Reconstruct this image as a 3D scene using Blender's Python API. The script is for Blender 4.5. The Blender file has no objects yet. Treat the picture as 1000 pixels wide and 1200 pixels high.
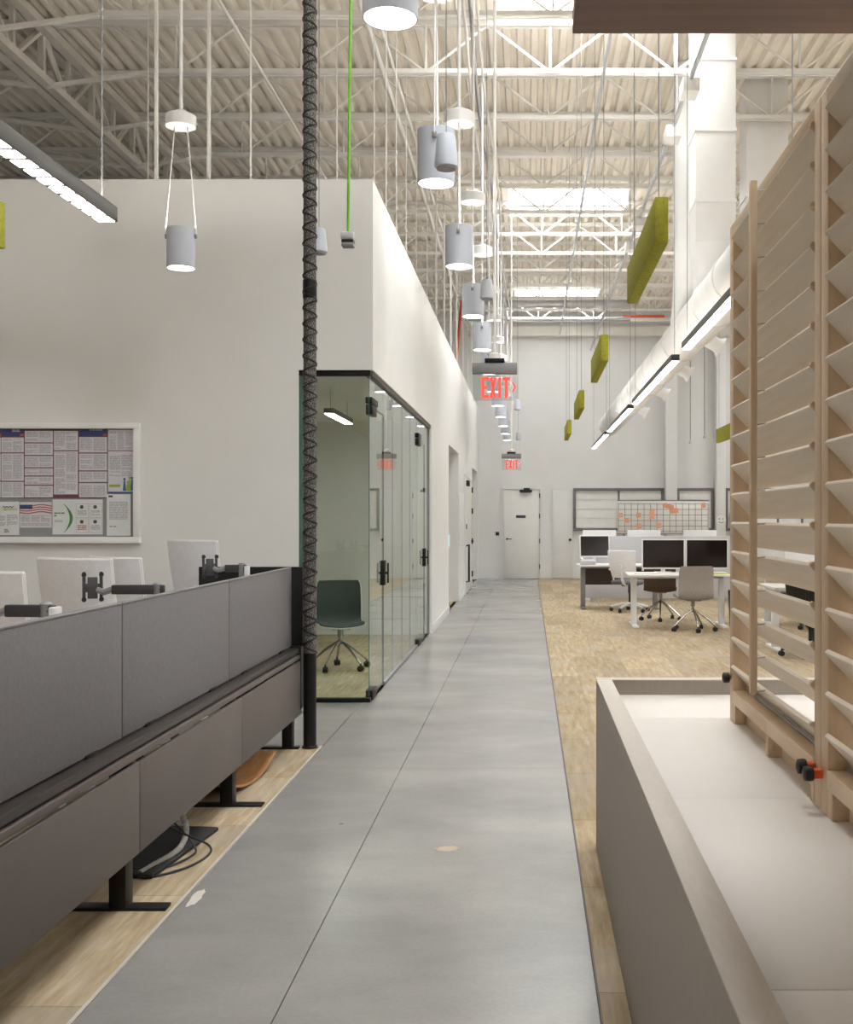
import bpy, bmesh, math, random
from mathutils import Vector, Matrix, Euler
random.seed(7)
PI = math.pi
R = math.radians
sc = bpy.context.scene
COL = sc.collection

# ------------------------------------------------------------------ camera, world, exposure
cam = bpy.data.cameras.new('camera')
cam.sensor_fit = 'HORIZONTAL'; cam.sensor_width = 36.0
cam.lens = 36.0 * 1300 / 1000
cam.shift_x = -0.120; cam.shift_y = 0.007
cam.clip_start = 0.05; cam.clip_end = 200
camo = bpy.data.objects.new('camera', cam); COL.objects.link(camo)
camo.location = (0, 0, 1.5); camo.rotation_euler = (R(90), 0, 0)
sc.camera = camo

w = bpy.data.worlds.new('world'); sc.world = w; w.use_nodes = True
w.node_tree.nodes['Background'].inputs[0].default_value = (0.85, 0.92, 1.0, 1)
w.node_tree.nodes['Background'].inputs[1].default_value = 1.0

vs = sc.view_settings
vs.view_transform = 'Standard'; vs.look = 'None'; vs.gamma = 1.0; vs.use_curve_mapping = False
vs.exposure = 0.3

SKY_E = 20.0       # skylight diffusers
LIN_DN = 18.0      # linear fixture lens, downwards
LIN_UP = 26.0      # linear fixture, upwards
PEND_E = 22.0      # pendant lamp discs

# ------------------------------------------------------------------ materials
def nd(nt, t, **kw):
    n = nt.nodes.new(t)
    for k, v in kw.items(): setattr(n, k, v)
    return n

def srgb(r, g, b):
    f = lambda c: (c/255/12.92) if c/255 <= .04045 else ((c/255+.055)/1.055)**2.4
    return (f(r), f(g), f(b), 1)

def mk(name, col, rough=.5, metal=0.0, var=.06, scale=6.0, stretch=(1, 1, 1), bump=0.0, bscale=None, rvar=0.0, spec=.5, objvar=0.0, detail=4):
    m = bpy.data.materials.new(name); m.use_nodes = True
    nt = m.node_tree; p = nt.nodes['Principled BSDF']
    p.inputs['Roughness'].default_value = rough; p.inputs['Metallic'].default_value = metal
    p.inputs['Specular IOR Level'].default_value = spec
    tc = nd(nt, 'ShaderNodeTexCoord'); mp = nd(nt, 'ShaderNodeMapping')
    mp.inputs['Scale'].default_value = stretch
    nt.links.new(tc.outputs['Object'], mp.inputs['Vector'])
    no = nd(nt, 'ShaderNodeTexNoise'); no.inputs['Scale'].default_value = scale; no.inputs['Detail'].default_value = detail
    nt.links.new(mp.outputs[0], no.inputs['Vector'])
    cr = nd(nt, 'ShaderNodeValToRGB')
    cr.color_ramp.elements[0].position = .3; cr.color_ramp.elements[1].position = .7
    a = [max(0, c*(1-var)) for c in col[:3]]; b = [min(1, c*(1+var)) for c in col[:3]]
    cr.color_ramp.elements[0].color = (*a, 1); cr.color_ramp.elements[1].color = (*b, 1)
    nt.links.new(no.outputs['Fac'], cr.inputs['Fac'])
    out = cr.outputs['Color']
    if objvar:
        oi = nd(nt, 'ShaderNodeObjectInfo'); hs = nd(nt, 'ShaderNodeHueSaturation')
        mr = nd(nt, 'ShaderNodeMapRange'); mr.inputs['To Min'].default_value = 1-objvar; mr.inputs['To Max'].default_value = 1+objvar
        nt.links.new(oi.outputs['Random'], mr.inputs['Value']); nt.links.new(mr.outputs[0], hs.inputs['Value'])
        nt.links.new(out, hs.inputs['Color']); out = hs.outputs['Color']
    nt.links.new(out, p.inputs['Base Color'])
    if rvar:
        mr = nd(nt, 'ShaderNodeMapRange'); mr.inputs['To Min'].default_value = rough-rvar; mr.inputs['To Max'].default_value = rough+rvar
        nt.links.new(no.outputs['Fac'], mr.inputs['Value']); nt.links.new(mr.outputs[0], p.inputs['Roughness'])
    if bump:
        n2 = nd(nt, 'ShaderNodeTexNoise'); n2.inputs['Scale'].default_value = bscale or scale*8; n2.inputs['Detail'].default_value = 3
        nt.links.new(mp.outputs[0], n2.inputs['Vector'])
        bp = nd(nt, 'ShaderNodeBump'); bp.inputs['Strength'].default_value = bump; bp.inputs['Distance'].default_value = .01
        nt.links.new(n2.outputs['Fac'], bp.inputs['Height']); nt.links.new(bp.outputs[0], p.inputs['Normal'])
    return m

def emit(name, col, strength):
    m = bpy.data.materials.new(name); m.use_nodes = True
    p = m.node_tree.nodes['Principled BSDF']
    p.inputs['Base Color'].default_value = (.8, .8, .8, 1)
    p.inputs['Emission Color'].default_value = (*col, 1); p.inputs['Emission Strength'].default_value = strength
    return m

def glass(name, tint, rough=0.0, ior=1.75):
    m = bpy.data.materials.new(name); m.use_nodes = True
    nt = m.node_tree; nt.nodes.remove(nt.nodes['Principled BSDF'])
    o = nt.nodes['Material Output']
    tr = nd(nt, 'ShaderNodeBsdfTransparent'); tr.inputs[0].default_value = tint
    gl = nd(nt, 'ShaderNodeBsdfGlossy'); gl.inputs['Roughness'].default_value = rough; gl.inputs[0].default_value = (.95, .97, .96, 1)
    fr = nd(nt, 'ShaderNodeFresnel'); fr.inputs[0].default_value = ior
    ge = nd(nt, 'ShaderNodeNewGeometry'); inv = nd(nt, 'ShaderNodeMath', operation='SUBTRACT'); inv.inputs[0].default_value = 1
    mu = nd(nt, 'ShaderNodeMath', operation='MULTIPLY')
    nt.links.new(ge.outputs['Backfacing'], inv.inputs[1]); nt.links.new(fr.outputs[0], mu.inputs[0]); nt.links.new(inv.outputs[0], mu.inputs[1])
    mx = nd(nt, 'ShaderNodeMixShader')
    nt.links.new(mu.outputs[0], mx.inputs[0]); nt.links.new(tr.outputs[0], mx.inputs[1]); nt.links.new(gl.outputs[0], mx.inputs[2])
    nt.links.new(mx.outputs[0], o.inputs[0])
    return m

M = {}
M['wall'] = mk('white_paint', srgb(224, 223, 221), .75, var=.02, scale=2, bump=.03, bscale=60)
M['ceil'] = mk('ceiling_paint', srgb(234, 226, 213), .7, var=.05, scale=3)
M['steel_w'] = mk('white_painted_steel', srgb(232, 229, 223), .5, var=.04, scale=4)
M['steel_g'] = mk('grey_painted_steel', srgb(216, 209, 199), .55, var=.06, scale=4)
M['galv'] = mk('galvanised', srgb(190, 192, 195), .35, metal=.7, var=.1, scale=8)
M['duct'] = mk('white_duct', srgb(228, 226, 223), .5, var=.03, scale=3)
M['base'] = mk('baseboard_paint', srgb(222, 222, 222), .5, var=.02)
M['trim'] = mk('light_metal_strip', srgb(205, 198, 188), .45, metal=.3, var=.05)
M['black'] = mk('black_metal', srgb(13, 12, 12), .45, var=.15, scale=9, spec=.3)
M['beamdark'] = mk('dark_bronze_metal', srgb(48, 42, 39), .4, var=.06)
M['armgrey'] = mk('arm_grey_metal', srgb(66, 64, 67), .4, metal=.2, var=.06)
M['blackp'] = mk('black_plastic', srgb(20, 20, 21), .5, var=.2, scale=12)
M['rubber'] = mk('black_rubber', srgb(24, 24, 26), .7, var=.2, bump=.2, bscale=150)
M['dgrey'] = mk('dark_grey_metal', srgb(92, 86, 84), .5, var=.06)
M['mgrey'] = mk('mid_grey_metal', srgb(140, 140, 142), .45, metal=.4, var=.06)
M['chrome'] = mk('polished_steel', srgb(170, 165, 160), .25, metal=.9, var=.05)
M['screenfab'] = mk('grey_screen_fabric', srgb(124, 121, 124), .9, var=.06, scale=60, bump=.35, bscale=420)
M['laminate_d'] = mk('taupe_laminate', srgb(98, 90, 86), .55, var=.03, scale=20)
M['laminate_b'] = mk('beige_linen_laminate', srgb(158, 149, 138), .55, var=.05, scale=14, stretch=(8, 8, 1), bump=.05)
M['laminate_r'] = mk('rim_laminate', srgb(186, 177, 166), .5, var=.04, scale=14, stretch=(6, 1, 6))
M['worktop'] = mk('white_worktop', srgb(212, 205, 198), .5, var=.01)
M['maple'] = mk('maple', srgb(216, 192, 162), .5, var=.05, scale=5, stretch=(7, .6, 7), bump=.04, objvar=.05)
M['maple_v'] = mk('maple_upright', srgb(214, 188, 156), .5, var=.05, scale=5, stretch=(7, 7, .6), bump=.04)
M['maple_b'] = mk('pale_maple_blade', srgb(230, 217, 199), .5, var=.05, scale=5, stretch=(7, .6, 7), bump=.03, objvar=.03)
M['walnut'] = mk('dark_walnut', srgb(122, 92, 80), .5, var=.16, scale=3, stretch=(.6, 14, 14))
M['ply'] = mk('bent_ply', srgb(176, 128, 82), .5, var=.14, scale=6, stretch=(8, 1, 8))
M['green'] = mk('green_felt', srgb(164, 162, 52), .95, var=.16, scale=40, bump=.5, bscale=200)
M['greencord'] = mk('green_cord', srgb(120, 190, 50), .6, var=.1)
M['bluegrey'] = mk('pale_grey_lamp_metal', srgb(190, 195, 205), .55, var=.03)
M['white'] = mk('white_plastic', srgb(232, 231, 231), .45, var=.02)
M['whitepanel'] = mk('white_laminate', srgb(228, 226, 222), .5, var=.02)
M['chairwhite'] = mk('white_chair_mesh', srgb(242, 242, 246), .6, var=.03, scale=30)
M['chairgrey'] = mk('light_grey_upholstery', srgb(158, 150, 144), .9, var=.08, scale=50, bump=.3, bscale=250)
M['chairdark'] = mk('slate_upholstery', srgb(76, 82, 82), .9, var=.08, scale=50, bump=.3, bscale=250)
M['seatgrey'] = mk('grey_seat_fabric', srgb(106, 104, 110), .9, var=.1, scale=50, bump=.3, bscale=250)
M['brown'] = mk('brown_upholstery', srgb(92, 74, 62), .85, var=.1, scale=30)
M['dark_panel'] = mk('dark_laminate', srgb(74, 62, 56), .5, var=.08, scale=8, stretch=(1, 6, 6))
M['screen_off'] = mk('dark_display', srgb(30, 20, 19), .12, var=.15, scale=2)
M['divider'] = mk('pale_grey_divider', srgb(196, 196, 200), .8, var=.04, scale=30)
M['framegrey'] = mk('grey_window_frame', srgb(116, 112, 114), .5, var=.05)
M['blind'] = mk('white_blind', srgb(234, 233, 229), .6, var=.03)
M['paper'] = mk('paper', srgb(222, 218, 224), .8, var=.03, scale=20)
M['paperw'] = mk('white_paper', srgb(232, 232, 233), .8, var=.02, scale=20)
M['ink'] = mk('grey_ink', srgb(176, 172, 178), .8, var=.1, scale=80)
M['inkd'] = mk('dark_ink', srgb(70, 68, 74), .8, var=.1, scale=80)
M['maroon'] = mk('maroon_print', srgb(110, 62, 78), .8, var=.08)
M['navy'] = mk('navy_print', srgb(44, 58, 110), .8, var=.08)
M['blue'] = mk('blue_print', srgb(50, 96, 160), .8, var=.08)
M['redp'] = mk('red_print', srgb(188, 84, 84), .8, var=.08)
M['greenp'] = mk('green_print', srgb(50, 140, 66), .8, var=.08)
M['lime'] = mk('lime_print', srgb(170, 185, 50), .8, var=.08)
M['pinboard'] = mk('grey_pinboard', srgb(150, 150, 150), .9, var=.05, scale=60, bump=.2)
M['orange_note'] = mk('orange_paper', srgb(238, 178, 146), .8, var=.08, scale=30)
M['wboard'] = mk('whiteboard', srgb(236, 234, 231), .3, var=.02)
M['orange'] = mk('orange_plastic', srgb(226, 90, 40), .5, var=.08)
M['bluepipe'] = mk('blue_conduit', srgb(70, 96, 130), .5, var=.08)
M['brushed'] = mk('brushed_aluminium', srgb(176, 174, 172), .35, metal=.8, var=.05)
M['greysleeve'] = mk('ribbed_grey_conduit', srgb(150, 146, 140), .6, var=.2, scale=40)
M['cyan'] = emit('lit_cyan_screen', (.25, .9, .85), 2.0)
M['exit'] = emit('lit_red_letters', (.9, .075, .05), 1.0); M['exit'].node_tree.nodes['Principled BSDF'].inputs['Base Color'].default_value = (.35, .03, .02, 1)
M['sky'] = emit('daylight_diffuser', (.93, .97, 1.0), SKY_E)
M['lin_dn'] = emit('linear_lens', (1.0, .97, .93), LIN_DN)
M['lin_up'] = emit('linear_uplight', (1.0, .96, .91), LIN_UP)
M['pend'] = emit('pendant_lamp_disc', (1.0, .94, .85), PEND_E)
M['pendup'] = emit('pendant_uplight_disc', (1.0, .95, .88), PEND_E*4.5)
M['glass'] = glass('pale_green_glass', (.91, .95, .92, 1))
M['clear'] = glass('clear_acrylic', (.985, .99, .99, 1))
M['acrylic'] = glass('smoky_acrylic', (.90, .92, .92, 1))
M['glassedge'] = mk('green_glass_edge', srgb(74, 104, 92), .2, var=.1)

# concrete
def concrete():
    m = mk('polished_concrete', srgb(150, 149, 148), .34, var=.0, scale=1.0)
    nt = m.node_tree; p = nt.nodes['Principled BSDF']
    tc = nd(nt, 'ShaderNodeTexCoord')
    n1 = nd(nt, 'ShaderNodeTexNoise'); n1.inputs['Scale'].default_value = .9; n1.inputs['Detail'].default_value = 8; n1.inputs['Roughness'].default_value = .6
    n2 = nd(nt, 'ShaderNodeTexNoise'); n2.inputs['Scale'].default_value = 60; n2.inputs['Detail'].default_value = 4
    mp = nd(nt, 'ShaderNodeMapping'); mp.inputs['Scale'].default_value = (1, 1.6, 1)
    nt.links.new(tc.outputs['Object'], mp.inputs[0]); nt.links.new(mp.outputs[0], n1.inputs[0]); nt.links.new(tc.outputs['Object'], n2.inputs[0])
    cr = nd(nt, 'ShaderNodeValToRGB'); e = cr.color_ramp.elements
    e[0].position = .32; e[0].color = srgb(134, 132, 131); e[1].position = .72; e[1].color = srgb(158, 155, 151)
    nt.links.new(n1.outputs[0], cr.inputs[0])
    mx = nd(nt, 'ShaderNodeMix', data_type='RGBA', blend_type='MULTIPLY'); mx.inputs[0].default_value = .05
    c2 = nd(nt, 'ShaderNodeValToRGB'); c2.color_ramp.elements[0].position = .35; c2.color_ramp.elements[1].position = .6
    nt.links.new(n2.outputs[0], c2.inputs[0])
    nt.links.new(cr.outputs[0], mx.inputs[6]); nt.links.new(c2.outputs[0], mx.inputs[7])
    vo = nd(nt, 'ShaderNodeTexVoronoi'); vo.inputs['Scale'].default_value = 1.7
    nt.links.new(tc.outputs['Object'], vo.inputs[0])
    c3 = nd(nt, 'ShaderNodeValToRGB'); c3.color_ramp.elements[0].position = .012; c3.color_ramp.elements[0].color = (.55, .5, .47, 1); c3.color_ramp.elements[1].position = .026
    nt.links.new(vo.outputs['Distance'], c3.inputs[0])
    m2 = nd(nt, 'ShaderNodeMix', data_type='RGBA', blend_type='MULTIPLY'); m2.inputs[0].default_value = 1
    nt.links.new(mx.outputs[2], m2.inputs[6]); nt.links.new(c3.outputs[0], m2.inputs[7])
    nt.links.new(m2.outputs[2], p.inputs['Base Color'])
    mr = nd(nt, 'ShaderNodeMapRange'); mr.inputs['To Min'].default_value = .21; mr.inputs['To Max'].default_value = .28
    nt.links.new(n1.outputs[0], mr.inputs[0]); nt.links.new(mr.outputs[0], p.inputs['Roughness'])
    return m
M['concrete'] = concrete()

def carpet(name, tiles):
    m = mk(name, srgb(188, 166, 132), .95, var=.0, scale=1)
    nt = m.node_tree; p = nt.nodes['Principled BSDF']; p.inputs['Specular IOR Level'].default_value = .1
    g = nd(nt, 'ShaderNodeNewGeometry')
    mp = nd(nt, 'ShaderNodeMapping'); mp.inputs['Scale'].default_value = (26, 2.6, 1)
    nt.links.new(g.outputs['Position'], mp.inputs[0])
    n1 = nd(nt, 'ShaderNodeTexNoise'); n1.inputs['Scale'].default_value = 1.0; n1.inputs['Detail'].default_value = 6; n1.inputs['Roughness'].default_value = .65
    nt.links.new(mp.outputs[0], n1.inputs[0])
    n3 = nd(nt, 'ShaderNodeTexNoise'); n3.inputs['Scale'].default_value = 2.2; n3.inputs['Detail'].default_value = 3
    nt.links.new(g.outputs['Position'], n3.inputs[0])
    cr = nd(nt, 'ShaderNodeValToRGB'); e = cr.color_ramp.elements
    e[0].position = .28; e[0].color = srgb(146, 128, 104); e[1].position = .72; e[1].color = srgb(192, 178, 156)
    x = e.new(.5); x.color = srgb(172, 154, 126)
    nt.links.new(n1.outputs[0], cr.inputs[0])
    mx = nd(nt, 'ShaderNodeMix', data_type='RGBA'); mx.inputs[7].default_value = srgb(170, 158, 142)
    c2 = nd(nt, 'ShaderNodeValToRGB'); c2.color_ramp.elements[0].position = .48; c2.color_ramp.elements[1].position = .66
    c2.color_ramp.elements[1].color = (.75, .75, .75, 1)
    nt.links.new(n3.outputs[0], c2.inputs[0]); nt.links.new(c2.outputs[0], mx.inputs[0]); nt.links.new(cr.outputs[0], mx.inputs[6])
    hs = nd(nt, 'ShaderNodeHueSaturation'); nt.links.new(mx.outputs[2], hs.inputs['Color'])
    mr = nd(nt, 'ShaderNodeMapRange'); mr.inputs['To Min'].default_value = .86; mr.inputs['To Max'].default_value = 1.1
    if tiles:
        oi = nd(nt, 'ShaderNodeObjectInfo'); nt.links.new(oi.outputs['Random'], mr.inputs[0])
    else:
        br = nd(nt, 'ShaderNodeTexBrick'); br.inputs['Scale'].default_value = 1; br.inputs['Brick Width'].default_value = 1.0; br.inputs['Row Height'].default_value = .25
        br.inputs['Mortar Size'].default_value = 0; br.inputs['Color1'].default_value = (0, 0, 0, 1); br.inputs['Color2'].default_value = (1, 1, 1, 1)
        m3 = nd(nt, 'ShaderNodeMapping'); m3.inputs['Rotation'].default_value = (0, 0, PI/2)
        nt.links.new(g.outputs['Position'], m3.inputs[0]); nt.links.new(m3.outputs[0], br.inputs[0]); nt.links.new(br.outputs[0], mr.inputs[0])
    nt.links.new(mr.outputs[0], hs.inputs['Value']); nt.links.new(hs.outputs[0], p.inputs['Base Color'])
    n4 = nd(nt, 'ShaderNodeTexNoise'); n4.inputs['Scale'].default_value = 350
    nt.links.new(g.outputs['Position'], n4.inputs[0])
    bp = nd(nt, 'ShaderNodeBump'); bp.inputs['Strength'].default_value = .5; bp.inputs['Distance'].default_value = .004
    nt.links.new(n4.outputs[0], bp.inputs['Height']); nt.links.new(bp.outputs[0], p.inputs['Normal'])
    return m
M['carpet'] = carpet('carpet_field', False)
M['carpet_t'] = carpet('carpet_plank', True)

def sleeve():
    m = mk('woven_cable_sleeve', srgb(86, 82, 80), .8, var=.0)
    nt = m.node_tree; p = nt.nodes['Principled BSDF']
    tc = nd(nt, 'ShaderNodeTexCoord')
    vo = nd(nt, 'ShaderNodeTexVoronoi'); vo.inputs['Scale'].default_value = 170
    mp = nd(nt, 'ShaderNodeMapping'); mp.inputs['Scale'].default_value = (1, 1, .55)
    nt.links.new(tc.outputs['Object'], mp.inputs[0]); nt.links.new(mp.outputs[0], vo.inputs[0])
    cr = nd(nt, 'ShaderNodeValToRGB'); e = cr.color_ramp.elements
    e[0].position = .25; e[0].color = srgb(14, 13, 13); e[1].position = .8; e[1].color = srgb(126, 122, 118)
    nt.links.new(vo.outputs['Distance'], cr.inputs[0]); nt.links.new(cr.outputs[0], p.inputs['Base Color'])
    return m
M['sleeve'] = sleeve()

# ------------------------------------------------------------------ geometry helpers
class B:
    def __init__(s): s.bm = bmesh.new()
    def box(s, x0, x1, y0, y1, z0, z1, bev=0, mat=None, seg=2):
        mx = Matrix.Translation(((x0+x1)/2, (y0+y1)/2, (z0+z1)/2)) @ Matrix.Diagonal((abs(x1-x0), abs(y1-y0), abs(z1-z0), 1))
        if mat is not None: mx = mat @ mx
        r = bmesh.ops.create_cube(s.bm, size=1, matrix=mx)
        if bev:
            es = {e for v in r['verts'] for e in v.link_edges}
            bmesh.ops.bevel(s.bm, geom=list(es), offset=bev, segments=seg, profile=.5, affect='EDGES')
        return s
    def tube(s, pts, r, n=8, caps=True):
        pts = [Vector(p) for p in pts]; rs = r if isinstance(r, (list, tuple)) else [r]*len(pts)
        rings = []; up = None
        for i, p in enumerate(pts):
            t = (pts[min(i+1, len(pts)-1)]-pts[max(i-1, 0)]).normalized()
            if up is None:
                up = Vector((0, 0, 1)) if abs(t.z) < .9 else Vector((1, 0, 0))
            a = (up - t*up.dot(t)).normalized(); b = t.cross(a); up = a
            rings.append([s.bm.verts.new(p + (a*math.cos(2*PI*k/n)+b*math.sin(2*PI*k/n))*rs[i]) for k in range(n)])
        for i in range(len(rings)-1):
            for k in range(n):
                s.bm.faces.new((rings[i][k], rings[i][(k+1) % n], rings[i+1][(k+1) % n], rings[i+1][k]))
        if caps:
            s.bm.faces.new(rings[0][::-1]); s.bm.faces.new(rings[-1])
        return s
    def lathe(s, prof, n=24, c=(0, 0, 0), mat=None, close=False):
        rings = []
        for r, z in prof:
            ring = []
            for k in range(n):
                v = Vector((c[0]+r*math.cos(2*PI*k/n), c[1]+r*math.sin(2*PI*k/n), c[2]+z))
                if mat is not None: v = mat @ v
                ring.append(s.bm.verts.new(v))
            rings.append(ring)
        m = len(rings)
        for i in range(m if close else m-1):
            a, b = rings[i], rings[(i+1) % m]
            for k in range(n): s.bm.faces.new((a[k], a[(k+1) % n], b[(k+1) % n], b[k]))
        if not close:
            s.bm.faces.new(rings[0][::-1]); s.bm.faces.new(rings[-1])
        return s
    def prism(s, poly, d0, d1, f):
        """polygon of (u,v) swept from d0 to d1; f(u,v,d)->xyz"""
        a = [s.bm.verts.new(f(u, v, d0)) for u, v in poly]; b = [s.bm.verts.new(f(u, v, d1)) for u, v in poly]
        s.bm.faces.new(a[::-1]); s.bm.faces.new(b); n = len(poly)
        for i in range(n): s.bm.faces.new((a[i], a[(i+1) % n], b[(i+1) % n], b[i]))
        return s
    def grid(s, fn, nu, nv, thick=0):
        """surface fn(u,v) -> Vector; thickened along normals if thick"""
        P = [[Vector(fn(i/nu, j/nv)) for j in range(nv+1)] for i in range(nu+1)]
        def nrm(i, j):
            a = P[min(i+1, nu)][j]-P[max(i-1, 0)][j]; b = P[i][min(j+1, nv)]-P[i][max(j-1, 0)]
            return a.cross(b).normalized()
        A = [[s.bm.verts.new(P[i][j]) for j in range(nv+1)] for i in range(nu+1)]
        Q = [[s.bm.verts.new(P[i][j]-nrm(i, j)*thick) for j in range(nv+1)] for i in range(nu+1)]
        for i in range(nu):
            for j in range(nv):
                s.bm.faces.new((A[i][j], A[i+1][j], A[i+1][j+1], A[i][j+1]))
                s.bm.faces.new((Q[i][j], Q[i][j+1], Q[i+1][j+1], Q[i+1][j]))
        for i in range(nu):
            s.bm.faces.new((A[i][0], Q[i][0], Q[i+1][0], A[i+1][0])); s.bm.faces.new((A[i][nv], A[i+1][nv], Q[i+1][nv], Q[i][nv]))
        for j in range(nv):
            s.bm.faces.new((A[0][j], A[0][j+1], Q[0][j+1], Q[0][j])); s.bm.faces.new((A[nu][j], Q[nu][j], Q[nu][j+1], A[nu][j+1]))
        return s
    def quad(s, pts):
        s.bm.faces.new([s.bm.verts.new(p) for p in pts]); return s
    def mesh(s, name, mat):
        me = bpy.data.meshes.new(name)
        bmesh.ops.recalc_face_normals(s.bm, faces=s.bm.faces)
        s.bm.to_mesh(me); s.bm.free()
        me.materials.append(M[mat])
        me.polygons.foreach_set('use_smooth', [True]*len(me.polygons))
        me.set_sharp_from_angle(angle=R(38))
        return me
    def build(s, name, mat, parent=None, loc=(0, 0, 0), rot=(0, 0, 0)):
        return ob(name, s.mesh(name, mat), parent, loc, rot)

def ob(name, me, parent=None, loc=(0, 0, 0), rot=(0, 0, 0), scale=(1, 1, 1)):
    o = bpy.data.objects.new(name, me); COL.objects.link(o)
    o.parent = parent; o.location = loc; o.rotation_euler = rot; o.scale = scale
    return o
def tag(o, label, cat, group=None, kind=None):
    o['label'] = label; o['category'] = cat
    if group: o['group'] = group
    if kind: o['kind'] = kind
    return o
def thing(name, label, cat, loc=(0, 0, 0), rz=0, group=None, kind=None):
    o = ob(name, None, None, loc, (0, 0, rz)); o.empty_display_size = .1
    return tag(o, label, cat, group, kind)
def dup(root, loc, rz=None, label=None, group=None):
    def cp(o, par):
        c = o.copy(); COL.objects.link(c); c.parent = par
        for ch in [x for x in list(bpy.data.objects) if x.parent == o and x is not c]: cp(ch, c)
        return c
    r = cp(root, None); r.location = loc
    if rz is not None: r.rotation_euler = (0, 0, rz)
    if label: r['label'] = label
    if group: r['group'] = group
    return r
def struct(name, b, mat, label, cat, parent=None):
    o = b.build(name, mat, parent)
    if parent is None: tag(o, label, cat, kind='structure')
    return o

ZD = 6.60        # underside of deck
ZB = 6.05        # joist bottom chord
YF = 27.5        # far wall
XR = 9.0; XL = -10.0; YB = -6.0
XW = -1.265      # corridor face of office block
YW = 8.99        # front face of office block
ZW = 4.245       # top of office block

# ------------------------------------------------------------------ floor
fl = struct('floor', B().box(XL, XR, YB, YF, -.14, -.02), 'concrete', 'polished grey concrete walkway running between the carpeted areas', 'floor')
CX0, CX1 = -1.355, .215
ycuts = [YB, -.55, 3.05, 6.66, 10.26, 13.86, 17.46, 21.06, 24.66, YF]
g = .0019
for i in range(len(ycuts)-1):
    for xa, xb in ((CX0, -.765), (-.765, CX1)):
        B().box(xa+g, xb-g, ycuts[i]+g, ycuts[i+1]-g, -.02, 0).build('concrete_slab', 'concrete', fl)
for xa, xb in ((-10, -4.9), (-4.9, CX0)):
    B().box(xa+g, xb-g, 7.28+g, YW+.15, -.02, 0).build('concrete_slab', 'concrete', fl)

M['patch_t'] = mk('tan_repair_mortar', srgb(186, 168, 148), .7, var=.06, scale=30)
M['patch_w'] = mk('pale_chip', srgb(205, 198, 190), .7, var=.06, scale=30)
def blob(cx, cy, rx, ry, m, seed, name):
    rn = random.Random(seed)
    B().prism([(cx+rx*math.cos(a)*rn.uniform(.75, 1.1), cy+ry*math.sin(a)*rn.uniform(.75, 1.1)) for a in [2*PI*k/18 for k in range(18)]], 0, .0008, lambda u, v, d: (u, v, d)).build(name, m, fl)
blob(-.37, 5.03, .055, .045, 'patch_t', 1, 'repair_patch'); blob(-1.315, 4.38, .022, .11, 'patch_w', 2, 'floor_chip')
cp = B()
cp.box(CX1+.006, XR, YB, YF, -.02, 0)
cp.box(XL, CX0-.014, YB, 7.27, -.02, 0)
cp.box(XL, -1.29, YW+.15, YF, -.02, 0)
cpo = struct('floor_carpet', cp, 'carpet', 'tan and grey streaked carpet planks on both sides of the walkway', 'carpet')
plank = B().box(-.1245, .1245, -.4985, .4985, -.002, .002).mesh('carpet_plank', 'carpet_t')
for i in range(16):
    for j in range(13):
        x = CX1+.006+.125+.25*i; y = 3.0+j+(.5 if i % 2 else 0)
        ob('carpet_plank', plank, cpo, (x, y, 0))
for i in range(7):
    for j in range(6):
        x = CX0-.014-.125-.25*i; y = 1.9+j-(.33*(i % 3))
        if y+.5 > 7.27: continue
        ob('carpet_plank', plank, cpo, (x, y, 0))
struct('trim_1', B().box(CX0-.014, CX0, YB, 7.285, -.02, .004).box(-3.2, CX0, 7.27, 7.284, -.02, .004), 'trim', 'thin pale metal strip edging the carpet beside the workstation bench', 'floor trim')
struct('trim_2', B().box(CX1, CX1+.006, YB, YF, -.02, .004), 'dgrey', 'thin dark strip where walkway meets the open office carpet', 'floor trim')

# ------------------------------------------------------------------ walls
struct('wall_far', B().box(XL, XR, YF, YF+.2, 0, ZD+.15), 'wall', 'tall white far wall closing the hall', 'wall')
struct('wall_right', B().box(XR, XR+.2, YB, YF, 0, ZD+.15), 'wall', 'plain white wall behind the louvred screens and desks', 'wall')
struct('wall_outer_left', B().box(XL-.2, XL, YB, YF, 0, ZD+.15), 'wall', 'plain white outer wall beyond the roof girder', 'wall')
struct('wall_back', B().box(XL-.2, XR+.2, YB-.2, YB, 0, ZD+.15), 'wall', 'plain white wall at the entrance end', 'wall')
GT = 2.70
struct('wall_left', B().box(XL, -1.87, YW, YW+.15, 0, ZW).box(-1.87, XW, YW, YW+.15, GT, ZW), 'wall',
       'broad white office block wall carrying the notice board', 'wall')
wc = B()
wc.box(XW-.16, XW, YW+.15, 14.4, GT, ZW)
wc.box(XW-.16, XW, 14.4, 17.5, 0, ZW)
wc.box(XW-.16, XW, 17.5, 19.96, 2.66, ZW)
wc.box(XW-.16, XW, 19.96, 24.7, 0, ZW)
wc.box(XW-.16, XW, 24.7, 27.2, 2.62, ZW)
wc.box(XW-.16, XW, 27.2, YF, 0, ZW)
struct('wall_corridor', wc, 'wall', 'white office block wall along the walkway with glass front and doorways', 'wall')
al = B()
al.box(-2.7, XW-.16, 19.96, 20.08, 0, 2.75).box(-2.8, -2.7, 17.3, 20.08, 0, 2.75).box(-2.7, XW-.16, 17.3, 17.5, 0, 2.75)
al.box(-2.0, XW-.16, 24.58, 24.7, 0, 2.75).box(-2.0, XW-.16, 27.2, 27.32, 0, 2.75).box(-2.1, -2.0, 24.58, 27.32, 0, 2.75)
struct('wall_alcove', al, 'wall', 'white side walls inside the two doorways off the walkway', 'wall')
rm = B().box(-5.2, -5.1, YW+.15, 14.4, 0, 2.75).box(-5.2, XW-.16, 14.3, 14.4, 0, 2.75)
struct('wall_meeting_room', rm, 'wall', 'white inner walls of the glass fronted meeting room', 'wall')
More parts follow.
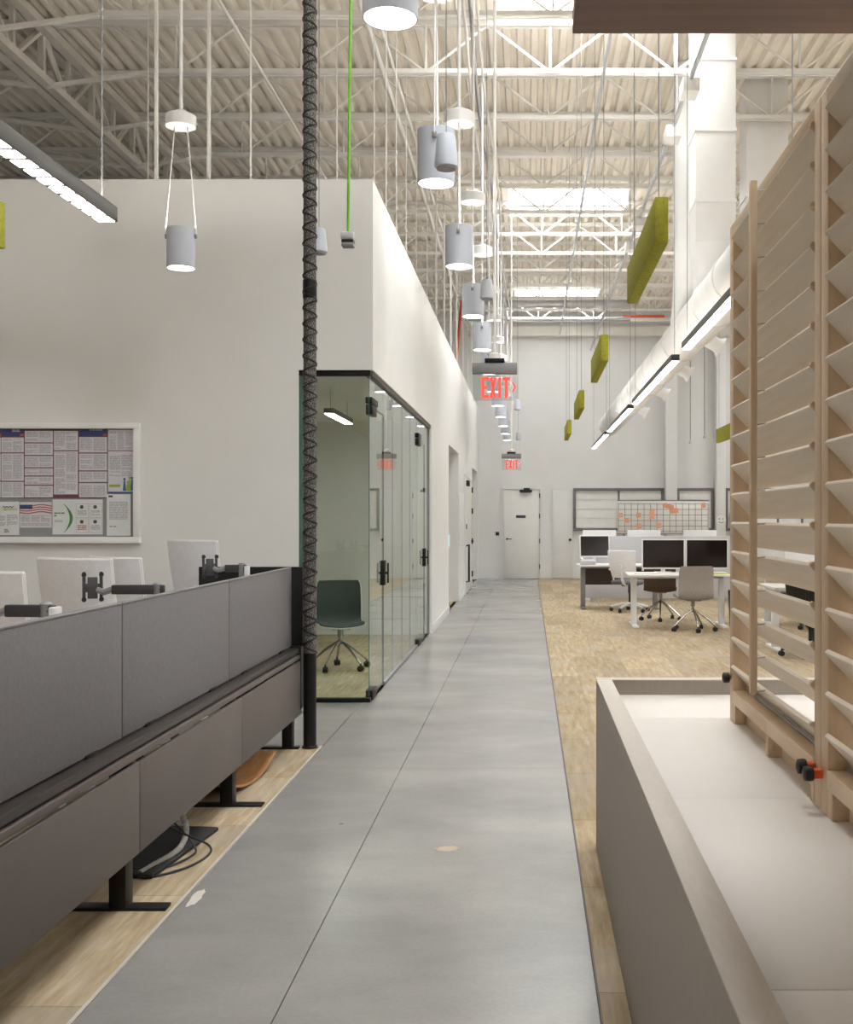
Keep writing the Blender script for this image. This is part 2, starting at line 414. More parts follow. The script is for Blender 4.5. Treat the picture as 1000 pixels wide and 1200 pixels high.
struct('ceiling_office', B().box(XL, XW-.16, YW+.15, YF, 2.75, 2.87), 'wall', 'flat white ceiling over the enclosed office block', 'ceiling')
bb = B().box(XW, XW+.014, 14.42, 17.5, 0, .11).box(XW, XW+.014, 19.96, 21.55, 0, .11).box(XW, XW+.014, 24.05, 24.7, 0, .11)
bb.box(-2.7, XW-.16, 19.946, 19.96, 0, .11)
struct('baseboard_left', bb, 'base', 'white baseboard along the walkway wall', 'baseboard')
b2 = B().box(XW, -.68, YF-.014, YF, 0, .11).box(.32, .56, YF-.014, YF, 0, .11).box(1.12, XR, YF-.014, YF, 0, .11)
struct('baseboard_far', b2, 'base', 'white baseboard along the far wall', 'baseboard')
struct('baseboard_front', B().box(XL, -1.87, YW-.014, YW, 0, .11), 'base', 'white baseboard under the notice board wall', 'baseboard')
struct('baseboard_meeting_room', B().box(-5.1, XW-.16, 14.286, 14.3, 0, .11), 'base', 'white baseboard at the back of the meeting room', 'baseboard')
struct('trim_3', B().box(XW, XR, YF-.28, YF, 5.98, 6.2), 'steel_w', 'white steel beam along the top of the far wall', 'beam')
for i, (xa, xb) in enumerate(((3.36, 3.64), (4.6, 4.83), (7.3, 7.55))):
    tag(B().box(xa, xb, YF-.3, YF, 0, 5.98, .01).build('wall_column', 'wall'), 'white steel column standing against the far wall', 'column', 'far wall columns', 'structure')

# ------------------------------------------------------------------ roof deck, skylights
SKYX = ((-.32, 1.58), (5.6, 7.5))
SKYY = [(-3.2, -1.6), (3.7, 5.3), (10.15, 11.35), (17.2, 18.75), (24.3, 25.5)]
def deck():
    b = B(); per = .152; h = .055
    bm = b.bm
    prof = []
    x = XL
    while x < XR:
        prof += [(x, 0), (x+.062, 0), (x+.082, h), (x+.132, h)]; x += per
    prof.append((x, 0))
    def ivs(xa, xb):
        for s0, s1 in SKYX:
            if xb > s0 and xa < s1:
                out = []; y = YB
                for a, c in SKYY: out.append((y, a)); y = c
                out.append((y, YF)); return out
        return [(YB, YF)]
    for i in range(len(prof)-1):
        (xa, za), (xb, zb) = prof[i], prof[i+1]
        for y0, y1 in ivs(xa, xb):
            b.quad([(xa, y0, ZD+za), (xb, y0, ZD+zb), (xb, y1, ZD+zb), (xa, y1, ZD+za)])
    bmesh.ops.remove_doubles(bm, verts=bm.verts, dist=.0005)
    # solid roof above
    for s0, s1 in [(XL-.2, SKYX[0][0]), (SKYX[0][1], SKYX[1][0]), (SKYX[1][1], XR+.2)]:
        b.box(s0, s1, YB-.2, YF+.2, ZD+.15, ZD+.2)
    for s0, s1 in SKYX:
        y = YB-.2
        for a, c in SKYY: b.box(s0, s1, y, a, ZD+.15, ZD+.2); y = c
        b.box(s0, s1, y, YF+.2, ZD+.15, ZD+.2)
    return b
struct('ceiling', deck(), 'ceil', 'corrugated metal roof deck painted pale grey with exposed ribs', 'ceiling')
for s0, s1 in SKYX:
    for a, c in SKYY:
        t = thing('skylight', 'rectangular skylight glowing with daylight in the corrugated roof deck', 'skylight', ((s0+s1)/2, (a+c)/2, ZD), 0, 'skylights in the roof deck', 'structure')
        hx = (s1-s0)/2; hy = (c-a)/2
        cb = B().box(-hx-.04, -hx, -hy-.04, hy+.04, 0, .34).box(hx, hx+.04, -hy-.04, hy+.04, 0, .34).box(-hx, hx, -hy-.04, -hy, 0, .34).box(-hx, hx, hy, hy+.04, 0, .34)
        cb.build('curb', 'steel_w', t)
        for k in (-1, 1):
            B().box(min(0, k*hx), max(0, k*hx), -hy, hy, .34, .36).build('diffuser_pane', 'sky', t)
        B().box(-.025, .025, -hy, hy, .27, .335).build('glazing_bar', 'steel_w', t)

# ------------------------------------------------------------------ joists and girder
GX = -5.0
JOI = [10.08+1.3*k for k in range(-2, 13)]
top_me = B().box(GX, XR, -.05, -.012, -.06, -.005).box(GX, XR, .012, .05, -.06, -.005).mesh('top_chord', 'steel_w')
top_l = B().box(XL, GX, -.05, -.012, -.06, -.005).box(XL, GX, .012, .05, -.06, -.005).mesh('top_chord', 'steel_w')
bot_me = B().box(-3.9, XR, -.045, -.01, 0, .045).box(-3.9, XR, .01, .045, 0, .045).mesh('bottom_chord', 'steel_w')
bot_l = B().box(XL, -6.1, -.045, -.01, 0, .045).box(XL, -6.1, .01, .045, 0, .045).mesh('bottom_chord', 'steel_w')
kick_r = B().tube([(-3.9, 0, .02), (GX+.06, 0, -.12)], .028, 6).mesh('knee_brace', 'steel_w')
kick_l = B().tube([(-6.1, 0, .02), (GX-.06, 0, -.12)], .028, 6).mesh('knee_brace', 'steel_w')
HP = .64
dzw = ZD-.04-ZB
dg1 = B().tube([(0, 0, .02), (HP, 0, dzw)], .0145, 6).mesh('web_bar', 'steel_w')
dg2 = B().tube([(0, 0, .02), (-HP, 0, dzw)], .0145, 6).mesh('web_bar', 'steel_w')
vt = B().tube([(0, 0, .02), (0, 0, dzw)], .012, 6).mesh('web_bar', 'steel_w')
for y in JOI:
    j = thing('roof_joist', 'white open web steel joist spanning under the corrugated roof deck', 'roof joist', (0, y, ZB), 0, 'parallel roof joists')
    ob('top_chord', top_me, j, (0, 0, ZD-ZB)); ob('top_chord', top_l, j, (0, 0, ZD-ZB))
    ob('bottom_chord', bot_me, j); ob('bottom_chord', bot_l, j)
    ob('knee_brace', kick_r, j); ob('knee_brace', kick_l, j)
    x = -3.62
    ob('web_bar', B().tube([(-3.62, 0, .02), (GX+.1, 0, dzw)], .0145, 6).mesh('web_bar', 'steel_w') if y == JOI[0] else bpy.data.meshes['first_web'], j) if False else None
    while x < 8.4:
        ob('web_bar', dg1, j, (x, 0, 0)); ob('web_bar', dg2, j, (x, 0, 0)); ob('web_bar', vt, j, (x, 0, 0))
        x += 2*HP
    x = -6.4
    while x > -9.4:
        ob('web_bar', dg1, j, (x, 0, 0)); ob('web_bar', dg2, j, (x, 0, 0)); ob('web_bar', vt, j, (x, 0, 0))
        x -= 2*HP

def girder(gx, label):
    t = thing('roof_girder', label, 'roof girder', (gx, 0, 5.92), 0)
    H = ZD-.07-5.92
    B().box(-.12, -.015, YB, YF, H-.09, H).box(.015, .12, YB, YF, H-.09, H).build('top_chord', 'steel_g', t)
    B().box(-.11, -.015, YB, YF, 0, .08).box(.015, .11, YB, YF, 0, .08).build('bottom_chord', 'steel_g', t)
    vm = B().box(-.03, .03, -.03, .03, .06, H-.05).mesh('web_post', 'steel_g')
    vm2 = B().box(-.022, .022, -.022, .022, .06, H-.05).mesh('web_post', 'steel_g')
    d1 = B().tube([(0, 0, .05), (0, .62, H-.05)], .034, 6).mesh('web_diagonal', 'steel_g')
    d2 = B().tube([(0, 0, .05), (0, -.62, H-.05)], .034, 6).mesh('web_diagonal', 'steel_g')
    y = JOI[0]-1.3*5
    while y < YF-.8:
        ob('web_post', vm, t, (0, y, 0)); ob('web_diagonal', d1, t, (0, y+.65, 0)); ob('web_diagonal', d2, t, (0, y+.65, 0)); ob('web_post', vm2, t, (0, y+.65, 0))
        y += 1.3
    return t
girder(GX, 'deep pale grey truss girder carrying the joists above the notice board wall')
for k, dx in enumerate((-.07, -.03, .02, .06)):
    tag(B().tube([(GX+dx, -2+i*1.2, 6.015+.012*math.sin(i*1.7+k)) for i in range(24)], .014, 6).build('conduit_cable', 'steel_g'),
        'pale cable run lying along the bottom of the truss girder', 'cable', 'cables on the truss girder')

# conduits along the hall
for x, z, r, lab in ((-.52, 6.0, .02, 'slim white'), (-.44, 5.97, .014, 'thinner white'), (-.60, 6.02, .016, 'outermost white')):
    tag(B().tube([(x+.03*math.sin(i*.9+x*9), 8+i*1.2, z) for i in range(17)], r, 6).build('ceiling_conduit', 'galv' if r > .018 else 'steel_w'),
        lab+' conduit in the bundle running above the row of pendant lamps', 'conduit')
for x, z, rr, lab in ((.76, 6.02, .02, 'grey steel conduit running under the joists over the walkway edge'), (1.52, 5.62, .024, 'grey steel track with white boxes hung below the joists near the duct')):
    b = B().tube([(x, 7, z), (x, YF-.3, z)], rr, 8)
    o = tag(b.build('ceiling_conduit', 'galv'), lab, 'conduit')
    if z < 6:
        for y in (8.78, 11.38, 13.98, 16.58, 19.18, 21.78, 24.38): B().tube([(x, y, z), (x, y, ZD)], .005, 5).build('hanger_wire', 'galv', o)
bxm = B().box(-.08, .08, -.14, .14, -.1, .025, .01).mesh('power_box', 'whitepanel')
for y in (10.5, 11.75, 15.3, 16.6):
    o = ob('power_box', bxm, None, (1.52, y, 5.595)); tag(o, 'small white electrical box mounted on the ceiling track', 'electrical box', 'boxes on the ceiling track')
for x, z, rr, lab in ((-1.47, 6.0, .024, 'thicker white pipe running along the roof above the walkway wall'), (-1.36, 6.02, .015, 'thinner white pipe running along the roof above the walkway wall'), (-2.7, 6.01, .016, 'white pipe running along the roof over the enclosed offices')):
    tag(B().tube([(x, 7, z), (x, YF-.2, z)], rr, 8).build('ceiling_conduit', 'steel_w'), lab, 'conduit')
# pipes at the far end
tag(B().tube([(XW-.3, 24.0, 6.14), (2.2, 24.0, 6.14)], .09, 12).build('ceiling_pipe', 'galv'), 'fat silver pipe crossing the hall below the far skylight', 'pipe')
tag(B().tube([(XW-.3, 25.2, 6.02), (2.3, 25.2, 6.02)], .05, 10).build('ceiling_pipe', 'galv'), 'thinner silver pipe crossing the hall in front of the far wall', 'pipe')
tag(B().tube([(2.15+.0, 25.35, 6.11), (3.1, 25.35, 6.11)], .03, 8).build('ceiling_pipe', 'orange'), 'short orange pipe above the far wall next to the white duct', 'pipe')
tag(B().tube([(2.55, 18.5, 6.0), (2.55, 18.5, 5.0), (2.55, 19.5, 4.9)], .022, 8).build('ceiling_pipe', 'bluepipe'), 'slim blue pipe dropping from the joists beside the tall duct', 'pipe')

# hanger rods down to the office block
hr = B().box(-.014, .014, -.014, .014, 0, ZD-ZW, .004).mesh('hanger_rod', 'steel_w')
hrs = B().tube([(0, 0, 0), (0, 0, ZD-ZW)], .006, 6).mesh('hanger_rod', 'steel_w')
for x, y, thick in ((-3.05, 9.08, 1), (-2.62, 9.08, 1), (-2.48, 9.9, 0), (-2.28, 9.08, 0), (-2.1, 10.6, 0), (-3.4, 9.9, 0), (-1.94, 11.2, 0), (-1.34, 9.6, 0), (-1.34, 10.4, 0), (-1.34, 11.2, 0), (-1.34, 12.1, 0),
                    (-1.34, 13.2, 0), (-1.34, 14.6, 0), (-1.34, 16.0, 1), (-1.34, 17.5, 1), (-1.34, 19.0, 1), (-1.34, 20.6, 1), (-1.34, 22.4, 1), (-1.34, 24.2, 1), (-1.34, 26, 1)):
    o = ob('hanger_rod', hr if thick else hrs, None, (x, y, ZW if y > 9.15 or True else ZW))
    tag(o, ('square' if thick else 'thin round')+' white hanger rod rising from the office block to the roof', 'hanger rod', 'hanger rods above the office block'+('' if thick else ', thin'))
tag(B().tube([(-1.42, 21.3, ZW), (-1.42, 23.6, 6.2)], .03, 8).build('ceiling_pipe', 'orange'), 'slanting orange pipe behind the top of the walkway wall', 'pipe')

# ------------------------------------------------------------------ meeting room glass front
GXX = -1.31
def pane(name, parent, x0, x1, y0, y1, z0, z1):
    o = B().box(x0, x1, y0, y1, z0, z1).build(name, 'glass', parent)
    return o
t = thing('glass_partition', 'green tinted glass front of the meeting room with black rails', 'glass partition', (0, 0, 0), 0, kind='structure')
B().box(-1.87, GXX+.02, YW+.02, YW+.08, 2.655, GT, .004).build('top_rail', 'black', t)
B().box(-1.87, GXX+.02, YW+.02, YW+.08, 0, .035, .004).build('bottom_rail', 'black', t)
B().box(GXX-.03, GXX+.03, YW+.08, 14.4, 2.66, GT, .004).build('top_rail', 'dgrey', t)
B().box(GXX-.02, GXX+.02, 9.96, 12.9, 0, .03, .004).build('bottom_rail', 'mgrey', t)
B().box(-1.87, -1.84, YW+.03, YW+.07, .035, 2.655).build('end_channel', 'glassedge', t)
pane('front_pane', t, -1.84, GXX+.006, YW+.044, YW+.056, .035, 2.655)
B().box(GXX+.006, GXX+.0105, YW+.040, YW+.060, .035, 2.655).build('polished_edge', 'glassedge', t)
pane('transom_pane', t, GXX-.006, GXX+.006, YW+.09, 9.945, 2.43, 2.66)
ys = [9.95, 10.65, 11.44, 12.2, 12.9]
for i in range(4):
    pane('side_pane', t, GXX-.006, GXX+.006, ys[i]+.002, ys[i+1]-.002, .03, 2.66)
    if i: B().box(GXX-.0065, GXX+.0065, ys[i]-.002, ys[i]+.002, .03, 2.66).build('pane_joint', 'mgrey', t)
pane('transom_pane', t, GXX-.006, GXX+.006, 12.9, 13.85, 2.43, 2.66)
pane('side_pane', t, GXX-.006, GXX+.006, 13.86, 14.39, .03, 2.66)
B().box(GXX-.02, GXX+.02, 14.38, 14.4, 0, 2.66).build('end_channel', 'mgrey', t)
def gdoor(name, y0, y1, lab, rz=0):
    d = thing(name, lab, 'glass door', (GXX, y0, 0), rz, kind='structure'); L = y1-y0
    B().box(-.006, .006, .012, L-.008, .02, 2.41).build('pane', 'glass', d)
    B().box(-.008, .008, L-.008, L, .02, 2.41).build('edge_seal', 'black', d)
    B().box(-.028, .028, .0, .26, .006, .085, .003).build('bottom_patch', 'black', d)
    B().box(-.028, .028, .0, .26, 2.35, 2.43, .003).build('top_patch', 'black', d)
    B().box(-.025, .025, L-.06, L+.05, .9, 1.12, .004).build('lock_case', 'black', d)
    h = B().box(.045, .06, L-.05, L-.03, .92, 1.1, .003).box(.02, .05, L-.05, L-.03, 1.0, 1.02).build('pull_handle', 'black', d)
    B().box(-.028, .028, -.02, .34, 2.44, 2.49, .003).build('transom_patch', 'black', d)
    return d
gdoor('door_1', YW+.1, 9.94, 'clear glass swing door with black patch fittings at the glass corner')
gdoor('door_2', 12.92, 13.84, 'glass swing door with black fittings at the end of the glass front')
# meeting room light
for k, (x, y) in enumerate(((-1.95, 11.4), (-2.9, 12.4))):
    t = thing('linear_pendant', 'short linear light hanging from the meeting room ceiling', 'ceiling light', (x, y, 2.52), 0, 'meeting room lights')
    B().box(-.05, .05, -.6, .6, 0, .05, .004).build('housing', 'dgrey', t)
    B().box(-.042, .042, -.59, .59, -.006, 0).build('lens', 'lin_dn', t)
    for s in (-.5, .5): B().tube([(0, s, .05), (0, s, .23)], .003, 5).build('suspension_wire', 'mgrey', t)

# ------------------------------------------------------------------ doors
def lever(parent, x, y, z, ax, sgn, m='blackp'):
    b = B()
    if ax == 'y':   # on a wall facing -Y
        b.lathe([(.026, 0), (.026, .02)], 14, mat=Matrix.Translation((x, y, z)) @ Matrix.Rotation(R(90), 4, 'X'))
        b.box(x-.012 if sgn > 0 else x-.12, x+.12 if sgn > 0 else x+.012, y-.055, y-.035, z-.01, z+.01, .004)
        b.box(x-.01, x+.01, y-.04, y, z-.01, z+.01)
    else:           # on wall facing +X
        b.lathe([(.026, 0), (.026, .02)], 14, mat=Matrix.Translation((x, y, z)) @ Matrix.Rotation(R(90), 4, 'Y'))
        b.box(x+.035, x+.055, y-.012 if sgn > 0 else y-.12, y+.12 if sgn > 0 else y+.012, z-.01, z+.01, .004)
        b.box(x, x+.04, y-.01, y+.01, z-.01, z+.01)
    return b.build('lever_handle', m, parent)
d = thing('door_3', 'white flush door with black closer and sign on the far wall', 'door', (-.18, YF, 0), 0, kind='structure')
B().box(-.44, .44, -.03, .0, .012, 2.2, .003).build('leaf', 'whitepanel', d)
B().box(-.5, -.45, -.05, 0, 0, 2.27).box(.45, .5, -.05, 0, 0, 2.27).box(-.45, .45, -.05, 0, 2.21, 2.27).build('door_frame', 'base', d)
B().box(-.05, .26, -.11, -.05, 2.14, 2.2, .008).box(.05, .2, -.1, -.03, 2.2, 2.24).build('door_closer', 'blackp', d)
B().box(-.14, .1, -.042, -.03, 1.5, 1.57, .002).build('door_sign', 'inkd', d)
lever(d, -.36, -.03, .98, 'y', 1)
for z in (.3, .93, 1.55, 2.05): B().box(.435, .455, -.062, -.03, z-.06, z+.06, .003).build('hinge', 'blackp', d)
o = B().box(-.045, .045, -.03, 0, -.045, .045, .006).build('card_reader', 'blackp', None, (-.78, YF, 1.11)); tag(o, 'small black card reader on the far wall beside the door', 'card reader')
d = thing('door_4', 'plain white flush door with a small round knob between far door and grey window', 'door', (.83, YF, 0), 0, kind='structure')
B().box(-.24, .25, -.025, 0, .012, 2.2, .003).build('leaf', 'wall', d)
B().box(-.26, -.245, -.03, 0, 0, 2.22).box(.255, .27, -.03, 0, 0, 2.22).box(-.26, .27, -.03, 0, 2.205, 2.22).build('door_frame', 'base', d)
B().lathe([(.012, 0), (.012, .02), (.035, .03), (.035, .055), (.02, .065)], 14, mat=Matrix.Translation((.19, -.025, .96)) @ Matrix.Rotation(R(90), 4, 'X')).build('door_knob', 'blackp', d)
# side doors on the walkway wall
d = thing('door_5', 'pale door with tall black pull and closer on the walkway wall', 'door', (XW, 21.6, 0), 0, kind='structure')
B().box(0, .03, .05, 2.35, .012, 2.3, .003).build('leaf', 'whitepanel', d)
B().box(0, .04, 0, .05, 0, 2.36).box(0, .04, 2.35, 2.4, 0, 2.36).box(0, .04, .05, 2.35, 2.305, 2.36).build('door_frame', 'base', d)
B().box(.03, .09, .1, .6, 2.13, 2.24, .008).build('door_closer', 'blackp', d)
B().tube([(.03, .16, .95), (.09, .16, .98), (.09, .16, .25), (.03, .16, .25)], .018, 8).build('pull_handle', 'blackp', d)
B().box(.03, .05, .15, .22, 1.28, 1.38, .004).build('lock_cylinder', 'blackp', d)
lever(d, .03, 2.2, 1.0, 'x', -1)
for z in (.3, 1.0, 1.65, 2.1): B().box(.025, .06, 2.33, 2.37, z-.06, z+.06, .003).build('hinge', 'blackp', d)
d = thing('door_6', 'white recessed door with black lever and small signs near the far corner', 'door', (-1.6, 26.0, 0), 0, kind='structure')
B().box(-.03, 0, -1.2, 1.15, .012, 2.45, .003).build('leaf', 'whitepanel', d)
B().box(-.05, .02, -1.28, -1.2, 0, 2.55).box(-.05, .02, 1.15, 1.2, 0, 2.55).box(-.05, .02, -1.2, 1.15, 2.45, 2.55).build('door_frame', 'base', d)
lever(d, 0, .9, 1.02, 'x', -1)
for z in (1.0, 1.25): B().box(.0, .02, .3, .55, z-.09, z+.05, .003).build('door_sign', 'inkd', d)
o = B().box(-.0, .03, -.45, .45, 0, .98, .008).build('wall_panel', 'white', None, (XW, 20.72, 1.0)); tag(o, 'pale grey framed panel hung on the walkway wall beside the doorway', 'wall panel')
t = thing('thermostat_screen', 'small tablet glowing cyan on the side of the doorway', 'tablet', (-1.52, 19.96, 1.08))
B().box(-.1, .1, -.03, 0, -.13, .13, .006).build('housing', 'white', t); B().box(-.085, .085, -.034, -.03, -.09, .11).build('display', 'cyan', t)

# ------------------------------------------------------------------ windows on far wall
def window(n, x0, x1, z0, z1, mull, rows, lab, y=YF):
    t = thing('window_%d' % n, lab, 'window', (x0, y, z0), 0, kind='structure'); W = x1-x0; H = z1-z0; f = .065
    B().box(0, W, -.08, 0, 0, f, .004).box(0, W, -.08, 0, H-f, H, .004).box(0, f, -.08, 0, f, H-f, .004).box(W-f, W, -.08, 0, f, H-f, .004).build('window_frame', 'framegrey', t)
    for m in mull: B().box(m-.02, m+.03, -.07, 0, f, H-f, .003).build('mullion', 'framegrey', t)
    step = (H-2*f)/rows
    for r in range(rows):
        B().box(f, W-f, -.03, -.02, f+r*step+.012, f+(r+1)*step).build('blind_slat', 'blind', t)
    B().box(f, W-f, -.012, -.006, f, H-f).build('pane', 'clear', t)
px2x = lambda p, D: (p-620)/1300*D
window(1, 1.10, 3.34, 1.18, 2.24, (1.12,), 4, 'wide grey framed window with horizontal white blinds and a centre mullion')
window(2, 3.66, 4.58, 1.18, 2.24, (), 4, 'grey framed window with white blinds between the far wall columns')
window(3, 4.86, 7.25, 1.18, 2.24, (.7, 1.3, 1.9), 4, 'long grey framed window on the far wall beside the last column')

# ------------------------------------------------------------------ reception counter
t = thing('reception_counter', 'low beige counter with raised rim and glossy white worktop beside the walkway', 'counter', (0, 0, 0))
x0, x1, y0, y1, zr, zt = .305, 1.75, -1.2, 5.03, .773, .709
B().box(x0, x0+.065, y0, y1, .0, zr, .004).build('front_panel', 'laminate_b', t)
B().box(x0+.065, x1, y1-.065, y1, .0, zr, .004).build('end_panel', 'laminate_b', t)
B().box(x1-.04, x1, y0, y1-.065, 0, zt-.03).build('back_panel', 'laminate_b', t)
B().box(x0-.002, x0+.067, y0, y1-.067, zr-.003, zr+.004, .002).box(x0-.002, x1, y1-.067, y1+.002, zr-.003, zr+.004, .002).build('rim_cap', 'laminate_r', t)
cuts = [y0, .6, 1.86, 3.135, 4.4, y1-.065]
for a, b_ in zip(cuts[:-1], cuts[1:]):
    B().box(x0+.066, x1, a+.0008, b_-.0008, zt-.03, zt, .0012).build('worktop_panel', 'worktop', t)

# ------------------------------------------------------------------ louvred screens
def screen():
    t = thing('louvered_screen', 'maple louvre screen with vertical tilt rod at the end of the counter towards the desks', 'louvre screen', (.79, 3.0, .709), 0, 'louvred screens on the counter')
    L = 1.357; Z = lambda z: z-.709; H = 2.64-.709
    for a in (0, L-.07): B().box(0, .07, a+.001, a+.069, 0, H, .003).build('stile', 'maple_v', t)
    B().box(0, .07, .07, L-.07, H-.06, H, .003).build('top_rail', 'maple', t)
    for a, c in ((.07, L/2), (L/2, L-.07)):
        B().box(-.004, .075, a+.001, c-.001, .075, .125, .003).build('bottom_rail', 'maple', t)
        B().box(.045, .055, a+.02, c-.02, .0, .075).build('recess_panel', 'maple', t)
    for a in (.07, L/2-.02, L-.11): B().box(.0, .055, a+.002, a+.038, 0, .075, .002).build('foot_block', 'maple_v', t)
    # blade: section in XZ
    hw = .062; th = .007; ang = math.atan2(-.088, .082)
    ca, sa = math.cos(ang), math.sin(ang)
    ch = .0018
    sec = [(u*ca-v*sa, u*sa+v*ca) for u, v in ((-hw, -th+ch), (-hw+ch, -th), (hw-ch, -th), (hw, -th+ch), (hw, th-ch), (hw-ch, th), (-hw+ch, th), (-hw, th-ch))]
    bl = B().prism(sec, .074, L-.074, lambda u, v, d: (u, d, v)).mesh('louver_blade', 'maple_b')
    pin = B().tube([(0, .064, 0), (0, .082, 0)], .008, 8).mesh('pivot_pin', 'maple')
    eye = B().tube([(-.04, L/2-.005, .045), (-.078, L/2-.005, .042)], .0025, 6).mesh('rod_eyelet', 'brushed')
    z = Z(.884)
    zz = []
    for k in range(16): zz.append(z+.1105*k)
    for z in zz:
        ob('louver_blade', bl, t, (.036, 0, z)); ob('pivot_pin', pin, t, (-.004, 0, z+.046)); ob('rod_eyelet', eye, t, (.036, 0, z))
    B().box(-.058, -.036, L/2-.022, L/2+.012, Z(.915), Z(2.615), .004).build('tilt_rod', 'maple_v', t)
    B().tube([(.05, .075, .132), (.05, L-.075, .132)], .006, 8).build('steel_rod', 'brushed', t)
    return t
s1 = screen()
s2 = dup(s1, (.79, 3.0-1.357-.002, .709), None, 'maple louvre screen continuing along the counter from the clamp knobs to under the walnut canopy')
def clamp(loc, label, two=True):
    t = thing('clamp_knob', label, 'clamp', loc)
    if two: B().box(-.03, .0, -.015, .015, -.012, .012, .003).build('clamp_body', 'orange', t)
    kn = B().lathe([(.008, 0), (.02, .004), (.022, .012), (.02, .026), (.01, .03)], 12, mat=Matrix.Translation((-.02 if two else 0, 0, 0)) @ Matrix.Rotation(R(-90), 4, 'Y'))
    kn.build('star_knob', 'blackp', t)
    return t
clamp((.788, 3.06, .815), 'black knob with orange clamp low on the screen stile, further of two')
clamp((.788, 2.985, .813), 'black knob with orange clamp low on the screen stile, nearer of two')
clamp((.788, 4.345, .875), 'small black knob at the far end of the maple screen', False)
# walnut canopy
tag(B().box(.117, 3.4, -1.0, 2.98, 2.80, 2.86, .003).build('wood_canopy', 'walnut'), 'dark walnut canopy panel hanging above the louvred screens', 'canopy')
for x, y in ((.4, 2.6), (3.0, 2.6)):
    tag(B().tube([(x, y, 2.86), (x, y, ZD)], .006, 6).build('canopy_cable', 'mgrey'), 'thin steel cable holding the walnut canopy', 'cable', 'canopy cables')

# ------------------------------------------------------------------ workstation bench
XP = -1.575
t = thing('workstation_bench', 'long workstation bench with grey fabric screens and taupe modesty panels', 'workstation', (0, 0, 0))
jy = [1.22, 2.74, 4.26, 5.78, 7.30]
for a, c in zip(jy[:-1], jy[1:]):
    p = B().box(XP-.014, XP+.014, a+.006, c-.006, .655, 1.168, .004).build('privacy_screen', 'screenfab', t)
    B().box(XP-.015, XP+.015, a+.006, c-.006, 1.168, 1.176, .002).build('screen_edge', 'mgrey', p)
    for q in (a+.25, c-.36): B().box(XP-.004, XP+.019, q, q+.11, .645, .662, .002).build('screen_clip', 'black', p)
    B().box(-1.512, -1.494, a+.004, c-.004, .215, .565, .002).build('modesty_panel', 'laminate_d', t)
    B().box(XP-.58, XP-.03, a+.002, c-.002, .705, .73, .003).build('desktop', 'whitepanel', t)
for y in jy[1:-1]: B().box(XP-.006, XP+.006, y-.006, y+.006, .65, 1.172).build('screen_post', 'dgrey', t)
B().box(-1.60, -1.505, jy[0], jy[-1], .618, .650, .004).build('beam_cap', 'beamdark', t)
B().box(-1.61, -1.52, jy[0], jy[-1], .572, .618, .003).build('beam', 'black', t)
B().box(-1.532, -1.497, jy[0], jy[-1], .578, .606, .003).build('beam_strip', 'laminate_d', t)
B().box(-1.70, -1.515, jy[0], jy[-1], .24, .26).build('cable_trough', 'black', t)
for y in jy[1:-1]:
    l = B().box(-1.60, -1.535, y-.04, y+.04, .012, .60, .003).build('leg', 'black', t)
    B().box(-2.1, -1.385, y-.035, y+.035, 0, .014, .003).build('foot', 'black', l)
l = B().box(-1.60, -1.535, 7.18, 7.26, .012, .60, .003).build('leg', 'black', t)
B().box(-2.1, -1.495, 7.19, 7.25, 0, .014, .003).build('foot', 'black', l)
B().box(XP-.6, -1.49, 7.302, 7.33, .25, 1.178, .003).build('end_panel', 'black', t)
B().box(XP-.014, XP+.085, 7.255, 7.302, .25, .66, .003).build('end_bracket', 'black', t)

# power pole with laced cable sleeve
PX, PY = -1.43, 7.24
t = thing('power_pole', 'black power pole wrapped in a laced woven cable sleeve rising to the roof', 'power pole', (PX, PY, 0))
B().lathe([(.05, 0), (.05, .012), (.042, .02), (.042, .62)], 20).build('pole_base', 'black', t)
B().lathe([(.0415, .6), (.042, .7), (.042, 3.0), (.042, ZD-.02)], 20).build('cable_sleeve', 'sleeve', t)
pts = []
n = int((ZD-.6)/.115*16)
lz = B()
for s, ph in ((1, 0), (-1, .3)):
    lz.tube([(.0435*math.cos(s*2*PI*k/16+ph), .0435*math.sin(s*2*PI*k/16+ph), .62+k*.1045/16*(1 if s > 0 else 1)) for k in range(int((ZD-.68)/.1045*16))], .0065, 5)
lz.build('lacing_cord', 'blackp', t)
B().lathe([(.045, 2.93), (.046, 2.935), (.046, 3.045), (.045, 3.05)], 20).build('sleeve_collar', 'black', t)

